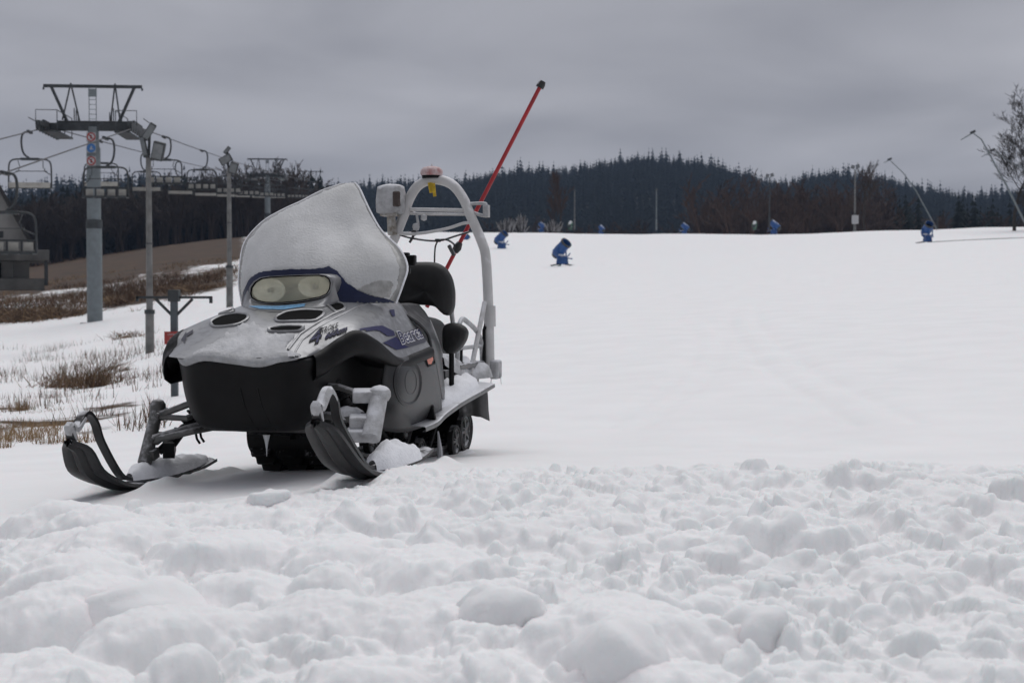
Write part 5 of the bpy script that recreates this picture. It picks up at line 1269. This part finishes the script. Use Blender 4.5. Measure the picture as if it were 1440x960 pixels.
def lance(pts, d, r, label):
    P = [W(a, b, d) for a, b in pts]; e = empty('snow_lance', P[0]); Q = [p - P[0] for p in P]
    Q[0] = Q[0] + Vector((0, 0, -.4)); MB().tube(Q[:-1], [r * (1.3 - .6 * i / (len(Q) - 2)) for i in range(len(Q) - 1)], 7).build('lance_tube', M_GALV, e)
    MB().tube(Q[-2:], [r * .9, r * .6], 6).build('lance_head', M_GALV, e); MB().box(Q[-2] + Vector((0, 0, .08)), (.5, .2, .22), (0, -.4, 0)).build('nozzle', M_DGREY, e, bevel=.03)
    MB().tube([Q[0], Q[0] + Vector((0, 0, 1.3))], r * 1.4, 7).build('stand', M_DGREY, e); tag(e, label, 'snow lance')
lance([(1318, 318), (1288, 268), (1270, 243), (1251, 225), (1243, 229)], 160, .06, 'thin leaning snow lance behind the blue snow gun on the right')
lance([(1446, 316), (1416, 262), (1392, 218), (1380, 196), (1368, 187), (1351, 197)], 130, .075, 'tall leaning snow lance with hooked tip at the right edge')
lance([(1470, 318), (1440, 238), (1412, 222), (1396, 212), (1380, 221)], 150, .055, 'second leaning snow lance lower among the twigs at the right edge')
pts = [W(a, b, 121) for a, b in ((1313, 332), (1335, 333), (1370, 331.5), (1410, 330), (1460, 330.5))]; pts = [Vector((p.x, p.y, G(p.x, p.y) + .02)) for p in pts]
tag(MB().tube(catmull(pts, 5), .09, 6).build('water_hose', M_DGREY), 'dark hose lying on the snow right of the blue snow gun', 'hose')

# ------------------------------------------------------------------ station building at the left edge
d0 = 92.0
def BX(px): return (px - 720) * d0 / 2000.0
def BZ(py): return CAMZ + (420 - py) * d0 / 2000.0
zg = G(BX(0), d0) - .6
e = empty('station_house', (BX(42), d0, zg), math.radians(20.5)); ox, oz = BX(42), zg
def hb(x0, x1, z0, z1, y0, y1, name, m, bev=0):
    return MB().box(((x0 + x1) / 2 - ox, (y0 + y1) / 2, (z0 + z1) / 2 - oz), (x1 - x0, y1 - y0, z1 - z0)).build(name, m, e, bevel=bev)
xr, xl, xm = BX(42), BX(-142), BX(-50); ze, zr = BZ(338), BZ(167)
b = MB(); V = []
for y in (0, 8): V += [(xl - ox, y, BZ(400) - oz), (xr - ox, y, BZ(400) - oz), (xr - ox, y, ze - oz), (xm - ox, y, zr - oz), (xl - ox, y, ze - oz)]
b.add(V, [(0, 1, 2, 3, 4), (9, 8, 7, 6, 5), (0, 5, 6, 1), (1, 6, 7, 2), (4, 9, 5, 0)]); b.build('wall', M_WALL, e, smooth=False)
for s, xe in ((1, xr), (-1, xl)):
    dxr = (xe - xm); k = 1.10; p0_, p1_ = Vector((xm - ox, 0, zr - oz + .25)), Vector((xm - ox + dxr * k, 0, zr - oz + .25 + (ze - zr) * k))
    b = MB(); b.add([p0_ + Vector((0, -.8, 0)), p1_ + Vector((0, -.8, 0)), p1_ + Vector((0, 8.8, 0)), p0_ + Vector((0, 8.8, 0)), p0_ + Vector((0, -.8, -.45)), p1_ + Vector((0, -.8, -.45)), p1_ + Vector((0, 8.8, -.45)), p0_ + Vector((0, 8.8, -.45))], [(0, 1, 2, 3), (7, 6, 5, 4), (0, 4, 5, 1), (1, 5, 6, 2), (2, 6, 7, 3)]); b.build('roof', M_ROOF, e, smooth=False)
wn = hb(BX(-6), BX(8), BZ(335), BZ(326), -.06, .02, 'window', M_DGREY)
hb(BX(-40), BX(-22), BZ(335), BZ(318), -.06, .02, 'window', M_DGREY)
tag(e, 'grey gabled station house with dark overhanging roof at the left edge', 'house')
e = empty('station_shelter', (BX(81), d0 - 1.5, zg), math.radians(18.5)); ox, oz = BX(81), zg
def sb(px0, px1, py0, py1, y0, y1, name, m): 
    return MB().box(((BX(px0) + BX(px1)) / 2 - ox, (y0 + y1) / 2 , (BZ(py0) + BZ(py1)) / 2 - oz), (BX(px1) - BX(px0), y1 - y0, BZ(py0) - BZ(py1))).build(name, m, e, bevel=.04)
sb(-160, 81, 353, 368, -.5, 6, 'roof_slab', M_CONC)
sb(74, 79, 368, 402, -.2, .3, 'post', M_DGREY); sb(-90, 34, 366, 395, 3.5, 4, 'back_wall', M_CONC); sb(18, 34, 368, 392, .3, 1.0, 'pillar', M_CONC)
sb(-160, 17, 370, 392, 1.5, 1.8, 'dark_panel', M_MATTEK); sb(-160, 74, 392, 408, -.3, 5, 'plinth', M_CONC)  # one wide solid near-black panel between plinth and roof slab
tag(e, 'low flat-roofed dark concrete shelter below the grey house', 'shelter')

# ------------------------------------------------------------------ dry grass and shrubs at the left
def blades(name, pts, m, kind=None):
    """pts: (x, y, z, h, lean dx, lean dy, width)"""
    A = np.array(pts); n = len(A); V = np.empty((n, 5, 3)); F = np.empty((n, 3), int)
    ang = RS.uniform(0, pi, n); wx_, wy_ = np.cos(ang) * A[:, 6], np.sin(ang) * A[:, 6]
    for k, (sx, hz) in enumerate(((-1, 0), (1, 0), (1, .55), (-1, .55), (0, 1))):
        V[:, k, 0] = A[:, 0] + sx * wx_ * (1 - .3 * (hz > 0)) + A[:, 4] * hz ** 1.5; V[:, k, 1] = A[:, 1] + sx * wy_ * (1 - .3 * (hz > 0)) + A[:, 5] * hz ** 1.5; V[:, k, 2] = A[:, 2] + A[:, 3] * hz
    o = np.arange(n)[:, None] * 5
    F = np.concatenate([o + np.array([[0, 1, 2]]), o + np.array([[0, 2, 3]]), o + np.array([[3, 2, 4]])])
    ob = npmesh(name, V.reshape(-1, 3), F, m)
    if kind: tag(ob, kind=kind)
    return ob
def in_view(px, d): return (px - 720) * d / 2000.0
pts = []
for i in range(26000):                                        # straw on the near bank
    px = rr.uniform(-140, 150) - abs(rr.gauss(0, 40)); d = rr.uniform(10.5, 17.5)
    x = in_view(px, d)
    if float(fbm(np.array(x * .9), np.array(d * .9), 3, 77)) + (-px) * .0011 < .46: continue
    pts.append((x, d, G(x, d) - .03, rr.uniform(.05, .2), rr.gauss(0, .05), rr.gauss(0, .04), rr.uniform(.002, .005)))
blades('straw_grass', pts, M_STRAW, 'stuff')
pts = []
for i in range(22000):                                       # brown belt below the field
    px = rr.uniform(-200, 335); d = rr.uniform(79, 134)
    if px > 150 and d < 84: continue
    if d < 76 + 26 * float(fbm(np.array(in_view(px, d) * .35 + 70), np.array(d * .02), 3, 93)) : continue
    x = in_view(px, d); n_ = float(fbm(np.array(x * .22), np.array(d * .10), 3, 87))
    if n_ < (.45 if d < 112 else .52): continue
    pts.append((x, d, G(x, d) - .1, rr.uniform(.12, .6) * (1.5 if n_ > .6 else 1), rr.gauss(0, .42), rr.gauss(0, .3), rr.uniform(.015, .04)))
blades('brown_grass_belt', pts, M_RUST, 'stuff')
pts = []
for i in range(16000):
    px = rr.uniform(-200, 340); d = rr.uniform(79, 150); x = in_view(px, d)
    if float(fbm(np.array(x * .3 + 40), np.array(d * .14), 3, 97)) < .52: continue
    pts.append((x, d, G(x, d) - .1, rr.uniform(.12, .5), rr.gauss(0, .25), rr.gauss(0, .2), rr.uniform(.015, .035)))
blades('straw_grass_belt', pts, M_STRAW, 'stuff')
pts = []
for i in range(9000):                                        # sparse stems poking through the snow
    px = rr.uniform(-80, 235); d = 12 + 40 * rr.random() ** 1.2; x = in_view(px, d)
    if float(fbm(np.array(x * .7 + 9), np.array(d * .35), 3, 107)) < .53: continue
    pts.append((x, d, G(x, d) - .05, rr.uniform(.08, .38), rr.gauss(0, .07), rr.gauss(0, .05), rr.uniform(.003, .008)))
blades('sparse_weeds', pts, M_RUST, 'stuff')
def shrub(name, px, py, d, h, wd, n, m, label, lean=0.0, seed=1, thick=.006):
    p = W(px, py, d); x = p.x; e = empty(name, (x, d, G(x, d) - .05)); r = random.Random(seed); b = MB(); q = MB()
    for i in range(n):
        a = r.uniform(0, 2 * pi); t = r.random() ** .7; bx, by = r.gauss(0, wd * .22), r.gauss(0, wd * .15)
        H_ = h * r.uniform(.45, 1.0) * (1 - .35 * t); tip = Vector((bx + math.cos(a) * wd * .35 * t + lean, by + math.sin(a) * wd * .3 * t, H_)); mid = Vector((bx, by, 0)).lerp(tip, .5) + Vector((0, 0, H_ * .1))
        (b if i % 4 else q).tube([(bx, by, 0), mid, tip], [thick, thick * .7, thick * .3], 3, cap=False)
        if i % 2: b.tube([mid, mid + Vector((r.uniform(-.15, .15) * wd, r.uniform(-.1, .1) * wd, H_ * .4))], [thick * .5, thick * .25], 3, cap=False)
    b.build('stems', m, e, auto=False); q.build('dry_leaves', M_STRAW if m is M_RUST else m, e, auto=False); tag(e, label, 'shrub'); return e
shrub('dry_shrub', 132, 515, 25, .62, 1.2, 260, M_RUST, 'dark rusty leafless shrub on the snowy bank below the near lift tower', 0, 1)
shrub('dry_shrub', 92, 510, 27, .36, 1.3, 180, M_RUST, 'low trailing brown shrub left of the rusty one', .1, 2)
shrub('dry_shrub', 150, 478, 33, .4, .8, 60, M_RUST, 'thin brown twigs rising behind the rusty shrub', .3, 6)
shrub('grass_tuft', 28, 556, 16.5, .38, .34, 170, M_STRAW, 'tall straw-coloured grass tuft at the left edge', 0, 3, .004)
shrub('grass_tuft', 66, 562, 16.0, .24, .5, 110, M_STRAW, 'wider pale grass tuft right of the tall one', 0, 4, .004)
shrub('grass_tuft', 75, 533, 20, .3, .4, 60, M_RUST, 'thin brown weed clump behind the pale grass tuft', 0, 5, .004)
shrub('grass_tuft', 176, 495, 31, .17, .5, 90, M_RUST, 'small brown grass clump near the tall floodlight pole', 0, 7)
shrub('dry_shrub', 188, 455, 50, .5, 1.8, 110, M_RUST, 'small brown bush on the snow behind the tall floodlight pole', 0, 8, .012)
shrub('dry_shrub', 30, 436, 82, 1.2, 6.5, 300, M_RUST, 'large dark brown bush mass at the left edge below the shelter', 0, 9, .03)
shrub('dry_shrub', 85, 430, 83, 1.0, 4.5, 220, M_RUST, 'dark brown bushes left of the near tower pylon', 0, 10, .03)
shrub('dry_shrub', 175, 415, 90, .8, 5.0, 150, M_RUST, 'brown bushes right of the near tower pylon', 0, 11, .03)
shrub('dry_shrub', 275, 405, 92, .7, 4.2, 130, M_RUST, 'brown bushes beside the second floodlight pole', 0, 12, .03)

# ------------------------------------------------------------------ thin cold air between here and the hills
hz = MB().box((0, 400, 60), (3000, 2200, 170)).build('haze', None, None, smooth=False)
hm = bpy.data.materials.new('haze_air'); hm.use_nodes = True; t = hm.node_tree; t.nodes.clear()
vo = t.nodes.new('ShaderNodeVolumePrincipled'); mo = t.nodes.new('ShaderNodeOutputMaterial'); t.links.new(vo.outputs[0], mo.inputs['Volume'])
vo.inputs['Color'].default_value = (.50, .68, 1.0, 1); vo.inputs['Density'].default_value = 1.7e-4; vo.inputs['Anisotropy'].default_value = .2
hz.data.materials.append(hm); tag(hz, kind='stuff')
